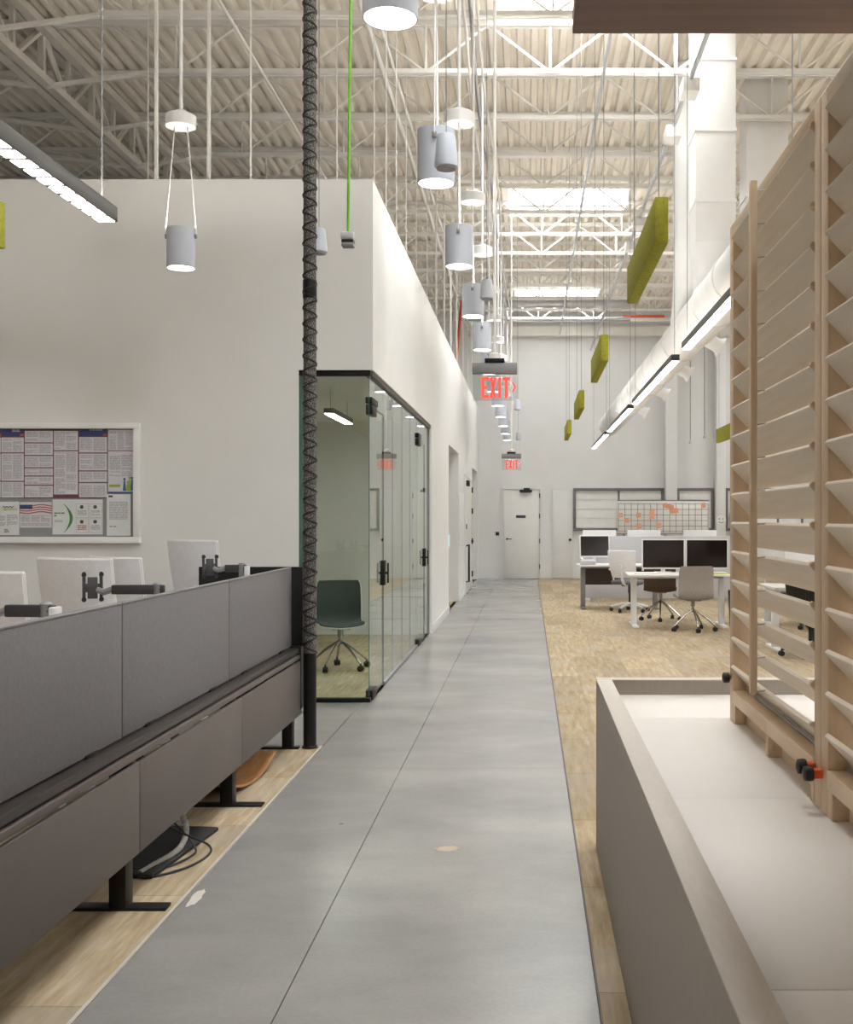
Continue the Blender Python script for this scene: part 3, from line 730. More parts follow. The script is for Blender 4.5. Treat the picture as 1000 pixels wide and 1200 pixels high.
# monitor arms
def arm(y, z, zrot, q, lab, white):
    t = thing('monitor_arm', lab, 'monitor arm', (-1.74, y, .73), zrot); h = z-.73
    B().tube([(0, 0, 0), (0, 0, h-.02)], .018, 10).build('post', 'mgrey', t)
    B().box(-.05, .05, -.05, .05, 0, .012, .003).build('base_clamp', 'black', t)
    a = B().box(-q, .03, -.018, .018, h-.022, h+.022, .005).box(-q+.005, .025, -.0195, .0195, h-.003, h+.003).build('arm_link', 'armgrey', t)
    B().lathe([(.02, h-.025), (.023, h-.022), (.023, h+.025), (.016, h+.032)], 14).build('elbow_joint', 'mgrey', t)
    B().tube([(-q, 0, h), (-q-.04, 0, h-.012), (-q-.07, 0, h)], .015, 8).build('head_joint', 'mgrey', t)
    hd = B()
    mt = Matrix.Translation((-q-.09, 0, h+.008)) @ Matrix.Rotation(R(20), 4, 'Z') @ Matrix.Rotation(R(-8), 4, 'X')
    hd.box(-.022, .022, -.012, .012, -.05, .05, .003, mt)
    for sx in (-1, 1):
        hd.box(-.045 if sx < 0 else .03, -.03 if sx < 0 else .045, -.008, .008, -.065, .075, .003, mt)
    hd.box(-.045, .045, -.007, .007, -.02, .02, .002, mt).build('mounting_plate', 'armgrey', t)
    for sx in (-1, 1):
        for sz in (-.055, .06): B().lathe([(.011, 0), (.011, .02)], 10, mat=mt @ Matrix.Translation((sx*.038, -.008, sz)) @ Matrix.Rotation(R(90), 4, 'X')).build('thumb_screw', 'blackp', t)
    if white: B().box(.02, .045, -.03, .03, h-.09, h+.015, .006).build('end_cover', 'white', t)
    return t
arm(4.0, 1.165, R(-4), .15, 'folded grey monitor arm without a monitor above the largest grey screen', True)
arm(5.2, 1.165, R(3), .21, 'grey monitor arm without a monitor over the joint between two grey screens', False)
arm(6.72, 1.195, R(3), .10, 'grey monitor arm with white end cover beside the black end panel', True)

# items under bench
t = tag(B().box(-.26, .26, -.36, .36, 0, .02, .008).build('floor_mat', 'rubber', None, (-1.78, 4.98, .003), (0, 0, R(-6))), 'black rubber floor mat lying under the workstation bench', 'floor mat')
bd = B().grid(lambda u, v: ((u-.5)*.42, (v-.5)*.8, .02+.075*(2*v-1)**2+.0*(u)), 4, 16, .014)
tag(bd.build('balance_board', 'ply', None, (-1.76, 6.28, .004), (0, 0, R(-4))), 'curved plywood balance board lying under the workstation bench', 'balance board')
t = thing('small_box', 'beige cardboard box under the bench between mat and board', 'box', (-1.86, 5.55, .003), R(5))
B().box(-.13, .13, -.12, .12, 0, .13, .004).build('carton', 'laminate_r', t); B().box(-.12, .12, -.02, .02, .13, .133).build('tape', 'ply', t)
def arcpts(pts, n=10):
    P = [Vector(p) for p in pts]; out = []
    for i in range(len(P)-1):
        a = P[max(i-1, 0)]; b_ = P[i]; c = P[i+1]; d_ = P[min(i+2, len(P)-1)]
        for k in range(n):
            s = k/n
            out.append(.5*((2*b_)+(-a+c)*s+(2*a-5*b_+4*c-d_)*s*s+(-a+3*b_-3*c+d_)*s**3))
    out.append(P[-1]); return out
sp = arcpts([(-1.62, 4.62, .02), (-1.60, 4.72, .022), (-1.545, 4.9, .04), (-1.56, 5.05, .09), (-1.62, 5.12, .16), (-1.66, 5.1, .22)])
tag(B().tube(sp, [.012+.002*(i % 2) for i in range(len(sp))], 8).build('power_conduit', 'greysleeve'), 'grey ribbed power conduit looping out below the bench', 'cable')
tag(B().tube(arcpts([(-1.62, 4.75, .23), (-1.56, 4.95, .1), (-1.46, 5.05, .012), (-1.42, 4.9, .009), (-1.47, 4.72, .009), (-1.6, 4.6, .009), (-1.7, 4.7, .03)]), .0055, 6).build('looped_cable', 'blackp'), 'black cord looping widest onto the carpet under the bench', 'cable')
tag(B().tube(arcpts([(-1.64, 4.85, .23), (-1.58, 4.98, .12), (-1.5, 4.98, .022), (-1.49, 4.88, .011), (-1.56, 4.72, .011), (-1.68, 4.66, .03)]), .0045, 6).build('looped_cable', 'blackp'), 'thin black cord looping tighter beside the grey ribbed conduit', 'cable')

# ------------------------------------------------------------------ chairs
def base5(t, r, z, legmat, castermat, rz=0, four=False, thick=.013, arch=.07):
    n = 4 if four else 5
    for k in range(n):
        a = rz+2*PI*k/n; c, s = math.cos(a), math.sin(a)
        l = B().tube([(0, 0, z), (c*r*.5, s*r*.5, z-(z-.075)*.42), (c*r, s*r, .075)], [thick, thick, thick*.8], 8).build('leg', legmat, t)
        b = B()
        ax = Matrix.Translation((c*r, s*r, .031)) @ Matrix.Rotation(a+.4, 4, 'Z') @ Matrix.Rotation(R(90), 4, 'X')
        b.lathe([(.012, -.026), (.03, -.022), (.03, -.005), (.02, -.004), (.02, .004), (.03, .005), (.03, .022), (.012, .026)], 14, mat=ax)
        b.tube([(c*r, s*r, .03), (c*r, s*r, .08)], .009, 6)
        b.build('caster', castermat, l)
def shell_chair(name, label, cat, loc, rz, upm, shellm, group=None, hb=.86, four=False):
    t = thing(name, label, cat, loc, rz, group)
    # faces -Y ; seat at .45
    def prof(v):
        pts = [(-.24, .425), (-.20, .445), (-.05, .432), (.12, .425), (.185, .45), (.215, .53), (.225, .66), (.25, .78), (.275, hb)]
        f = v*(len(pts)-1); i = min(int(f), len(pts)-2); s = f-i
        p0 = pts[max(i-1, 0)]; p1 = pts[i]; p2 = pts[i+1]; p3 = pts[min(i+2, len(pts)-1)]
        cr = lambda a, b, c, d: .5*((2*b)+(-a+c)*s+(2*a-5*b+4*c-d)*s*s+(-a+3*b-3*c+d)*s**3)
        return cr(p0[0], p1[0], p2[0], p3[0]), cr(p0[1], p1[1], p2[1], p3[1])
    def surf(off, k):
        def fn(u, v):
            y, z = prof(v); q = 2*u-1
            wdt = .235-.02*abs(v-.35)
            if v > .9: wdt *= 1-.10*((v-.9)/.1)**2
            if v < .06: wdt *= 1-.08*((.06-v)/.06)**2
            back = max(0, min(1, (v-.45)/.25))
            y2 = y-.045*q*q*back*1.0; z2 = z+.03*q*q*(1-back)
            return (q*wdt*k, y2-off*back, z2+off*(1-back))
        return fn
    B().grid(surf(0, 1.0), 12, 26, .012).build('shell', shellm, t)
    B().grid(surf(.014, .95), 12, 26, .013).build('upholstery', upm, t)
    B().tube([(0, -.02, .42), (0, -.02, .33)], .03, 12).tube([(0, -.02, .34), (0, -.02, .25)], .017, 10).box(-.09, .09, -.12, .09, .40, .42, .005).build('stem', 'chrome', t)
    r = t
    base5(r, .29, .29, 'chrome', 'blackp', R(20), four)
    return t
def task_chair(name, label, loc, rz, bm_, fm, seatm, top=.95, group=None, bw=.23, basem=None, lean=.12):
    t = thing(name, label, 'chair', loc, rz, group)
    B().box(-.24, .24, -.25, .22, .44, .51, .03, None, 3).build('seat', seatm, t)
    h = top-.56
    def fn(u, v):
        q = 2*u-1; wdt = bw*(1-.10*(1-v)**1.5)
        return (q*wdt, .25+lean*v-.05*q*q+.03*math.sin(v*PI), .56+h*v)
    bk = B().grid(fn, 10, 12, .014).build('backrest', bm_, t)
    P = [fn(0, v/10) for v in range(11)]+[fn(u/8, 1) for u in range(9)]+[fn(1, 1-v/10) for v in range(11)]+[fn(1-u/8, 0) for u in range(9)]
    B().tube(P, .010, 6).build('back_frame', fm, bk)
    B().tube([(0, .1, .43), (0, .24, .46), (0, .325, .58), (0, .30+lean*.5, .56+h*.5)], [.025, .025, .022, .016], 8).build('back_upright', fm, t)
    for s in (-1, 1):
        a = B().tube([(s*.2, 0, .45), (s*.29, .0, .47), (s*.29, .02, .66)], .016, 8).build('arm_post', fm, t)
        B().box(s*.29-.04, s*.29+.04, -.12, .12, .66, .69, .012).build('arm_pad', fm, a)
    B().tube([(0, 0, .44), (0, 0, .3)], .035, 10).tube([(0, 0, .31), (0, 0, .11)], .025, 10).box(-.1, .1, -.12, .12, .41, .44, .01).build('gas_column', 'blackp', t)
    base5(t, .31, .14, basem or fm, 'blackp', R(12), thick=.022)
    return t
# meeting room chair
shell_chair('meeting_chair', 'slate upholstered swivel chair seen through the green glass', 'chair', (px2x(399, 11.0), 11.0, .0), R(14), 'chairdark', 'white', hb=.87)
# high-backed white chairs behind bench
for x, y, rz, top, lab in ((-2.50, 5.66, 160, 1.24, 'white high backed office chair under the flag notice, cut off by the largest screen'),
                      (-2.56, 6.92, 160, 1.256, 'white high backed office chair behind the middle of the bench below the notice board'),
                      (-2.58, 7.80, 146, 1.23, 'white office chair mostly hidden behind another white chair at the bench'),
                      (-2.27, 8.50, 146, 1.33, 'white high backed office chair between notice board and black power pole')):
    task_chair('office_chair', lab, (x, y, 0), R(rz), 'chairwhite', 'white', 'seatgrey', top=top, bw=.27, lean=.18)

# ------------------------------------------------------------------ open office desks
def desk(name, label, loc, w, d, h=.73, legm='white', modesty=None, rz=0, group=None, xl=None):
    t = thing(name, label, 'desk', loc, rz, group)
    B().box(0, w, 0, d, h-.028, h, .004).build('desktop', 'whitepanel', t)
    for x in (.10, w-.10):
        l = B().box(x-.04, x+.04, d/2-.03, d/2+.03, .03, h-.05, .004).box(x-.03, x+.03, .06, d-.06, h-.055, h-.028).build('leg', legm, t)
        B().box(x-.04, x+.04, .04, d-.04, 0, .03, .006).build('foot', legm, l)
    B().box(.1, w-.1, d/2-.03, d/2+.03, h-.07, h-.03).build('crossbar', legm, t)
    if modesty: B().box(.14, w-.14, d-.06, d-.04, h-.36, h-.06).build('modesty_panel', modesty, t)
    return t
def monitor(name, label, loc, rz, w, h, zc, tilt=0, bez='white', group=None, back='white'):
    """faces -Y; zc height of screen centre above desk"""
    t = thing(name, label, 'monitor', loc, rz, group)
    mt = Matrix.Translation((0, 0, zc)) @ Matrix.Rotation(R(tilt), 4, 'X')
    B().box(-w/2, w/2, -.018, .018, -h/2, h/2, .006, mt).build('case', bez, t)
    B().box(-w/2+.014, w/2-.014, -.0195, -.0175, -h/2+.022, h/2-.014, 0, mt).build('display', 'screen_off', t)
    B().box(-.03, .03, .015, .04, .01, zc, .004).build('stand_neck', back, t)
    B().box(-.12, .12, -.08, .1, 0, .01, .004).build('stand_foot', back, t)
    return t
desk('sit_stand_desk', 'white sit stand desk with two dark monitors and grey chair', (1.36, 15.05, 0), 1.42, .78)
monitor('desktop_monitor', 'dark monitor with white frame on white desk, beside the brown chair', (1.90, 15.68, .73), 0, .605, .42, .26)
monitor('desktop_monitor', 'dark monitor with white frame on white desk, directly behind the grey chair', (2.515, 15.68, .73), 0, .595, .42, .26)
t = thing('keyboard', 'thin white keyboard on the white desk in front of monitor', 'keyboard', (1.95, 15.35, .73), R(3))
B().box(-.2, .2, -.06, .06, 0, .012, .004).build('case', 'white', t)
for r in range(4): B().box(-.19, .19, -.05+r*.026, -.03+r*.026, .012, .016, .001).build('key_row', 'divider', t)
tag(B().box(-.12, .12, -.16, .16, 0, .006).build('paper_pad', 'lime', None, (2.62, 15.3, .73), (0, 0, R(10))), 'lime green paper pad on the white desk', 'paper pad')
tag(B().box(-.16, .16, -.11, .11, 0, .02, .003).build('document_stack', 'paperw', None, (1.62, 15.28, .73), (0, 0, R(-8))), 'stack of white papers at the end of the desk', 'papers')
shell_chair('swivel_chair', 'light grey upholstered swivel chair drawn up to the white desk', 'chair', (2.18, 14.72, 0), R(183), 'chairgrey', 'chairgrey', hb=.87)
shell_chair('swivel_chair', 'brown backed swivel chair behind the white desk', 'chair', (1.93, 16.25, 0), R(170), 'brown', 'brown', hb=.82)
desk('side_desk', 'white topped desk with dark modesty panel and metal leg', (.80, 18.1, 0), 1.4, .75, legm='mgrey', modesty='dark_panel')
monitor('desktop_monitor', 'tilted dark monitor with white frame on the dark panelled desk', (1.09, 18.42, .73), R(8), .50, .36, .30, tilt=-6)
t = thing('desk_tray', 'pale blue box with papers at the desk corner', 'tray', (.97, 18.22, .73))
B().box(-.12, .12, -.08, .08, 0, .07, .004).build('tray_body', 'divider', t); B().box(-.1, .1, -.06, .06, .07, .085).build('paper_sheet', 'paperw', t)
task_chair('office_chair', 'white mesh task chair with arms beside the dark panelled desk', (1.62, 17.75, 0), R(150), 'chairwhite', 'white', 'seatgrey', top=.98)
# row behind with white backed monitors
tag(B().box(.98, 3.9, 20.0, 20.05, .05, 1.17, .006).box(1.0, 1.1, 19.85, 20.2, 0, .05).box(3.7, 3.8, 19.85, 20.2, 0, .05).build('desk_divider', 'divider'), 'wide pale grey divider standing behind the desks below the planning board', 'divider')
desk('bench_desk', 'long white desk behind the wide grey divider', (1.0, 20.9, 0), 2.9, .8)
for x in (1.36, 2.22, 3.30):
    monitor('desktop_monitor', 'white backed monitor peeking over the wide grey divider', (x, 21.4, .73), R(180), .64, .40, .335, group='monitors behind the wide divider')
tag(B().box(-.02, .02, -.1, .1, -.13, .13, .005).box(-.01, .01, -.02, .02, -.27, -.13).build('tablet_stand', 'screen_off', None, (2.93, 15.85, 1.15), (0, 0, R(88))), 'small dark tablet standing at the end of the white desk', 'tablet') if False else None

# planning whiteboard
t = thing('planning_board', 'white planning board ruled with a black grid and orange notes', 'whiteboard', (2.08, 26.0, 0))
W, Z0, Z1 = 2.14, 1.14, 1.90
B().box(0, W, -.015, .015, Z0, Z1, .004).build('board', 'wboard', t)
gl = B()
for k in range(15): gl.box(.02+k*.15-.004, .02+k*.15+.004, -.018, -.0155, Z0+.02, Z1-.06)
for k in range(6): gl.box(.02, W-.02, -.018, -.0155, Z0+.04+k*.13-.004, Z0+.04+k*.13+.004)
gl.build('grid_lines', 'inkd', t)
B().box(0, W, -.02, .02, Z1-.0, Z1+.02).box(0, W, -.05, .02, Z0-.02, Z0).build('frame_rail', 'mgrey', t)
note = B().box(-.055, .055, -.021, -.0185, -.055, .055).mesh('sticky_note', 'orange_note')
for u, v in ((.03, .44), (.10, .6), (.23, .44), (.235, .78), (.375, .35), (.375, .48), (.52, .14), (.59, .2), (.60, .32), (.64, .30), (.45, .76), (.94, .14), (.56, .16)):
    ob('sticky_note', note, t, (u*W, 0, Z1-v*(Z1-Z0)), (0, R(random.uniform(-6, 6)), 0))
for x in (.15, W-.15):
    l = B().tube([(x, 0, .06), (x, 0, Z0)], .02, 8).build('stand_leg', 'mgrey', t)
    B().box(x-.025, x+.025, -.3, .3, 0, .06, .006).build('stand_foot', 'mgrey', l)

# wall poster face and green poster far right
t = thing('wall_sign', 'small round smiling face sign on the far wall column', 'sign', (4.715, YF-.3, 1.45))
B().lathe([(.12, 0), (.12, .008)], 24, mat=Matrix.Rotation(R(90), 4, 'X')).build('disc', 'paperw', t)
f = B()
for s in (-1, 1): f.lathe([(.014, 0), (.014, .003)], 10, mat=Matrix.Translation((s*.045, -.008, .03)) @ Matrix.Rotation(R(90), 4, 'X'))
f.tube([(.07*math.sin(a), -.0095, -.005-.065*math.cos(a)) for a in [R(-60+12*k) for k in range(11)]], .006, 5); f.build('smile', 'inkd', t)
tag(B().box(-.18, .18, -.006, 0, -.22, .22).build('wall_poster', 'greenp', None, (5.15, YF-.085, 1.42)), 'dark green poster on the long far window', 'poster')

# desks seen between louvres
desk('sit_stand_desk', 'white desk standing behind the louvred screens with laptop and black chair', (2.72, 12.3, 0), 1.6, .78)
task_chair('office_chair', 'black task chair at the white desk behind the louvred screens', (3.05, 12.0, 0), R(160), 'blackp', 'blackp', 'blackp', top=.95)
task_chair('office_chair', 'black task chair further back between desks behind the louvred screens', (3.95, 14.9, 0), R(30), 'blackp', 'blackp', 'blackp', top=.95)
monitor('desktop_monitor', 'white backed monitor on the desk behind the louvred screens', (3.25, 12.75, .73), R(180), .62, .40, .30)
monitor('desktop_monitor', 'dark monitor at the far end of the desk behind the louvred screens', (3.98, 12.7, .73), R(6), .6, .40, .30)
desk('sit_stand_desk', 'white desk in the row behind the black chairs', (3.3, 15.4, 0), 1.6, .78)
t = thing('desk_pedestal', 'black storage pedestal under the desk behind the louvred screens', 'pedestal', (3.45, 12.62, 0))
B().box(-.2, .2, -.26, .26, .03, .55, .006).build('body', 'blackp', t)
for z in (.08, .31): B().box(-.19, .19, -.275, -.262, z, z+.2, .003).build('drawer', 'black', t)
B().box(-.17, .17, -.23, .23, 0, .03).build('plinth', 'blackp', t)
t = thing('bin', 'slim black waste bin at the end of the white desk', 'bin', (2.88, 15.35, 0))
B().lathe([(.10, 0), (.125, .5), (.118, .5), (.095, .02)], 16, close=False).build('body', 'blackp', t)

# ------------------------------------------------------------------ notice board
XB0 = -4.268; k0 = .001171
U = lambda u: XB0+u*k0
V = lambda v: 2.3055-v*k0
t = thing('notice_board', 'white framed glazed notice board on the white wall', 'notice board', (0, YW, 0))
uL = -560
B().box(U(uL), U(962), -.05, 0, V(72), V(32), .004).box(U(uL), U(962), -.05, 0, V(862), V(818), .004).box(U(918), U(962), -.05, 0, V(818), V(72), .004).box(U(uL), U(uL+44), -.05, 0, V(818), V(72), .004).build('frame', 'white', t)
B().box(U(uL+44), U(918), -.012, -.002, V(818), V(72)).build('backing', 'pinboard', t)
B().box(U(uL+44), U(918), -.040, -.037, V(818), V(72)).build('glazing', 'clear', t)
def sheet(name, label, u0, u1, v0, v1, mat='paper', y=-.0155, cat='notice'):
    s = tag(B().box(U(u0), U(u1), YW+y, YW+y+.002, V(v1), V(v0)).build(name, mat), label, cat); return s
rnd = random.Random(3)
def lines(parent, u0, u1, v0, v1, y, mat='ink', cols=1, lh=9, gap=6, name='printed_text'):
    b = B(); cw = (u1-u0)/cols
    for c in range(cols):
        v = v0
        while v+lh*.55 < v1:
            if rnd.random() > .08:
                u = u0+c*cw+3
                while u < u0+(c+1)*cw-8:
                    ln = min(rnd.uniform(12, 48), u0+(c+1)*cw-6-u)
                    b.box(U(u), U(u+ln), YW+y-.0004, YW+y, V(v+lh*.55), V(v)); u += ln+rnd.uniform(3, 6)
                    if rnd.random() < .06: break
            v += lh
    return b.build(name, mat, parent)
ys_ = -.0155
P = sheet('notice_poster', 'large multi column employment law poster pinned in the notice board', -500, 732, 72, 552, 'maroon')
def block(par, u0, u1, v0, v1, cols=1, mat='paper', txt='ink'):
    b = B().box(U(u0), U(u1), YW+ys_-.0012, YW+ys_, V(v1), V(v0)).build('text_panel', mat, par)
    if txt: lines(b, u0+6, u1-6, v0+8, v1-6, ys_-.0012, txt, cols)
for c0, c1, rows in ((-500, -330, (80, 200, 330, 548)), (-326, -166, (80, 240, 400, 548)), (-162, -4, (127, 240, 430, 548)),
                     (0, 154, (127, 237, 434, 550)), (162, 355, (82, 168, 255, 340, 397, 460, 548)), (363, 528, (82, 222, 528)), (537, 729, (124, 238, 362, 442, 547))):
    for a, c in zip(rows[:-1], rows[1:]): block(P, c0, c1, a+5, c-3, 2 if c1-c0 < 180 else 2)
for a, c in ((0, 154), (537, 729), (-162, -4)):
    hd = B().box(U(a), U(c), YW+ys_-.0012, YW+ys_, V(122), V(74)).build('header_band', 'navy', P)
    B().box(U(c-26), U(c), YW+ys_-.0016, YW+ys_-.0012, V(122), V(106)).build('header_corner', 'redp', hd)
    lines(hd, a+70, c-20, 78, 92, ys_-.0012, 'paperw')
S = sheet('notice_sheet', 'narrow white notice with coloured figures at the right of the board', 738, 914, 80, 518)
lines(S, 745, 908, 90, 215, ys_, 'ink', 3); lines(S, 745, 908, 250, 405, ys_, 'ink', 2)
B().box(U(738), U(914), YW+ys_-.001, YW+ys_, V(226), V(220)).build('rule', 'maroon', S)
B().box(U(738), U(914), YW+ys_-.001, YW+ys_, V(518), V(506)).build('blue_band', 'blue', S)
B().box(U(745), U(820), YW+ys_-.001, YW+ys_, V(474), V(456)).build('lime_band', 'lime', S)
for u, h_, m in ((850, 80, 'blue'), (872, 60, 'lime'), (885, 90, 'lime'), (903, 88, 'blue')):
    B().lathe([(9*k0, 0), (9*k0, .0015)], 12, mat=Matrix.Translation((U(u), YW+ys_, V(500-h_))) @ Matrix.Rotation(R(90), 4, 'X')).prism([(u-12, 500), (u+12, 500), (u+5, 500-h_+10), (u-5, 500-h_+10)], YW+ys_-.001, YW+ys_, lambda a, b, d: (U(a), d, V(b))).build('figure_print', m, S)
S = sheet('notice_sheet', 'white letter with grey text pinned below the coloured figures', 728, 893, 524, 810, 'paperw', -.0175)
lines(S, 742, 880, 575, 700, -.0175, 'ink'); lines(S, 745, 800, 735, 750, -.0175, 'inkd')
B().box(U(740), U(770), YW-.0182, YW-.0175, V(545), V(532)).build('letterhead', 'navy', S)
S = sheet('notice_sheet', 'white poster with green curve and four icon boxes', 353, 700, 560, 802, 'paperw', -.0175)
arc = []
for k in range(13):
    a = k/12; arc.append((432+62*math.sin(a*PI)**.9 if 0 < a < 1 else 432, 590+200*a))
inn = [(432+40*math.sin(q*PI)**.9 if 0 < q < 1 else 428, 590+200*q) for q in [k/12 for k in range(12, -1, -1)]]
gb = B()
for k in range(12):
    gb.prism([inn[12-k], arc[k], arc[k+1], inn[11-k]], YW-.0185, YW-.0175, lambda a, b, d: (U(a), d, V(b)))
gb.build('green_curve', 'greenp', S)
for v in (650, 668): lines(S, 362, 442, v, v+16, -.0175, 'greenp', lh=16)
lines(S, 365, 430, 702, 722, -.0175, 'ink')
for iu in (515, 608):
    for iv in (590, 692):
        fr = B()
        fr.box(U(iu), U(iu+88), YW-.0180, YW-.0175, V(iv+2), V(iv)).box(U(iu), U(iu+88), YW-.0180, YW-.0175, V(iv+96), V(iv+94)).box(U(iu), U(iu+2), YW-.0180, YW-.0175, V(iv+94), V(iv+2)).box(U(iu+86), U(iu+88), YW-.0180, YW-.0175, V(iv+94), V(iv+2))
        fo = fr.build('icon_box', 'ink', S)
        B().lathe([(13*k0, 0), (13*k0, .0008)], 14, mat=Matrix.Translation((U(iu+40), YW-.0175, V(iv+22))) @ Matrix.Rotation(R(90), 4, 'X')).build('icon', 'inkd', fo)
        lines(fo, iu+8, iu+80, iv+45, iv+85, -.0175, 'redp' if iv > 600 and iu < 520 else 'ink')
S = sheet('notice_sheet', 'notice with a waving striped flag banner across its top', 127, 347, 578, 755, 'paper', -.0165)
fb = B(); fr = B()
for k in range(20):
    u0 = 127+k*11; u1 = u0+11.5
    w0 = 6*math.sin(k/20*7); w1 = 6*math.sin((k+1)/20*7)
    for s in range(7):
        if k < 8 and s < 4: continue
        (fr if s % 2 == 0 else fb).prism([(u0, 598+s*8+w0), (u1, 598+s*8+w1), (u1, 606+s*8+w1), (u0, 606+s*8+w0)], YW-.0175, YW-.0165, lambda a, b, d: (U(a), d, V(b)))
fr.build('red_stripes', 'redp', S); fb.build('white_stripes', 'paperw', S)
B().box(U(127), U(214), YW-.0176, YW-.0165, V(626), V(596)).build('blue_field', 'navy', S)
lines(S, 133, 340, 672, 715, -.0165, 'ink', 3); lines(S, 133, 340, 725, 745, -.0165, 'ink')
S = sheet('notice_sheet', 'white notice with dark handwritten style heading beside the flag notice', -60, 123, 575, 806, 'paperw', -.0175)
B().tube([(U(8+k*7), YW-.0178, V(612-6*math.sin(k*1.9))) for k in range(12)], .003, 5).build('heading_stroke', 'inkd', S)
lines(S, 10, 115, 622, 640, -.0175, 'lime'); lines(S, -50, 118, 665, 745, -.0175, 'ink', 2); lines(S, 15, 60, 765, 790, -.0175, 'inkd')

# ------------------------------------------------------------------ exit signs
def exit_sign(loc, lab):
    t = thing('exit_sign', lab, 'exit sign', loc)   # origin bottom centre of panel
    B().box(-.16, .16, -.03, .03, .19, .268, .004).build('housing', 'mgrey', t)
    B().box(-.07, .07, -.04, .04, .268, .298, .003).build('mount_plate', 'black', t)
    B().lathe([(.042, .298), (.042, .33), (.02, .34), (.011, .345), (.011, ZD-loc[2])], 16).build('stem', 'steel_w', t)
    pn = B().box(-.155, .155, -.004, .004, 0, .19, .001).build('panel', 'acrylic', t)
    def L(polys, name):
        b = B()
        for p in polys: b.prism(p, -.007, -.0045, lambda u, v, d: (u, d, v))
        b.build(name, 'exit', pn)
    z0, z1 = .018, .166; s = .021
    rect = lambda a, b_, c, d_: [(a, c), (b_, c), (b_, d_), (a, d_)]
    x = -.095
    L([rect(x, x+s, z0, z1), rect(x+s, x+.052, z1-.022, z1), rect(x+s, x+.044, .083, .103), rect(x+s, x+.052, z0, z0+.022)], 'letter_e')
    x = -.038
    L([[(x, z0), (x+.019, z0), (x+.052, z1), (x+.033, z1)], [(x+.033, z0), (x+.052, z0), (x+.019, z1), (x, z1)]], 'letter_x')
    x = .024; L([rect(x, x+s, z0, z1)], 'letter_i')
    x = .055; L([rect(x, x+.054, z1-.022, z1), rect(x+.017, x+.037, z0, z1-.022)], 'letter_t')
    x = .122; L([[(x, .128), (x+.009, .134), (x+.03, .095), (x+.018, .095)], [(x, .062), (x+.018, .095), (x+.03, .095), (x+.009, .056)]], 'arrow')
exit_sign((-.243, 7.9, 2.335), 'red lettered exit sign hanging above the walkway near the glass room')
exit_sign((-.285, 18.1, 2.28), 'smaller looking red exit sign hanging further down the walkway before the far door')

# ------------------------------------------------------------------ pendants
def pendant():
    t = thing('pendant_lamp', 'pale grey cylinder pendant lamp hung on two cables from a round canopy over the walkway', 'pendant lamp', (0, 0, 0), 0, 'cylinder pendants above the walkway')
    r, h = .1, .285
    B().lathe([(r, 0), (r, h), (r-.006, h), (r-.006, 0)], 32, close=True).build('cylinder_shade', 'bluegrey', t)
    B().lathe([(r-.0075, .02), (r-.0075, .026)], 28).build('lamp_disc', 'pend', t)
    B().lathe([(.075, h-.03), (.075, h-.022)], 20).build('uplight_disc', 'pendup', t)
    B().lathe([(r-.0075, h-.05), (r-.0075, h-.04)], 24).build('inner_plate', 'white', t)
    zc = 1.02
    B().lathe([(.108, zc), (.108, zc+.075), (.098, zc+.085), (.045, zc+.09), (.04, zc+.115), (.013, zc+.12), (.013, ZD-3.3)], 28).build('canopy', 'white', t)
    for s in (-1, 1):
        c = B().tube([(s*.045, 0, zc), (s*.112, 0, h-.02), (s*.112, 0, h-.05)], .0042, 6).build('cable', 'white', t)
        B().box(s*.105-.01, s*.105+.01, -.012, .012, h-.07, h-.04, .003).build('cable_bracket', 'mgrey', c)
    return t
pd = pendant(); first = True
PYS = [4.0+1.975*k for k in range(12)]
for y in PYS:
    if first: pd.location = (-.5, y, 3.3); first = False; pd.rotation_euler = (0, 0, R(90)); continue
    dup(pd, (-.5, y, 3.3), R(90))
dup(pd, (-2.51, 8.0, 3.3), 0, 'pale grey cylinder pendant lamp hung before the white notice board wall', 'cylinder pendants by the notice board')
spk = B().lathe([(.012, .165), (.04, .16), (.046, .15), (.058, .02), (.058, 0), (.05, -.004)], 22).mesh('speaker_body', 'bluegrey')
spw = B().tube([(0, 0, .16), (0, 0, ZD-3.25)], .003, 5).mesh('cable', 'mgrey')
for x, y, z in ((-.41, 5.5, 3.24), (-.36, 9.5, 3.38), (-.2, 19, 3.36), (-.25, 26, 3.34), (-1.438, 7.6, 3.32)):
    own = x < -1
    t = thing('pendant_speaker', 'tapered grey pendant speaker hanging on a thin cable '+('beside the laced power pole' if own else 'among the walkway lamps'), 'speaker', (x, y, z), 0, None if own else 'pendant speakers over the walkway')
    ob('speaker_body', spk, t); ob('cable', spw, t)
    B().lathe([(.048, -.012), (.048, -.005)], 20).build('grille', 'mgrey', t)
# green cord drop
t = thing('cord_reel_drop', 'green power cord hanging with a grey sensor box at its end', 'power drop', (-.815, 5.0, 2.72))
B().tube([(0, 0, .06), (.012, 0, 1.2), (.02, 0, ZD-2.72)], .0065, 8).build('cord', 'greencord', t)
B().box(-.03, .03, -.03, .03, .03, .065, .006).build('body', 'divider', t); B().box(-.026, .026, -.026, .026, .018, .03).build('socket_band', 'blackp', t); B().box(-.028, .028, -.028, .028, 0, .018, .006).build('end_cap', 'mgrey', t)
for k, (x, y, z) in enumerate(((2.3, 15.8, 2.56), (2.55, 16.1, 2.66))):
    t = thing('power_cord_drop', 'thin grey cord drop with plug end hanging in front of the far wall', 'power drop', (x, y, z), 0, 'cord drops by the duct')
    B().tube([(0, 0, .03), (0, 0, ZD-z)], .005, 6).build('cord', 'dgrey', t); B().lathe([(.02, 0), (.024, .01), (.016, .04), (.006, .05)], 12).build('plug', 'divider', t)

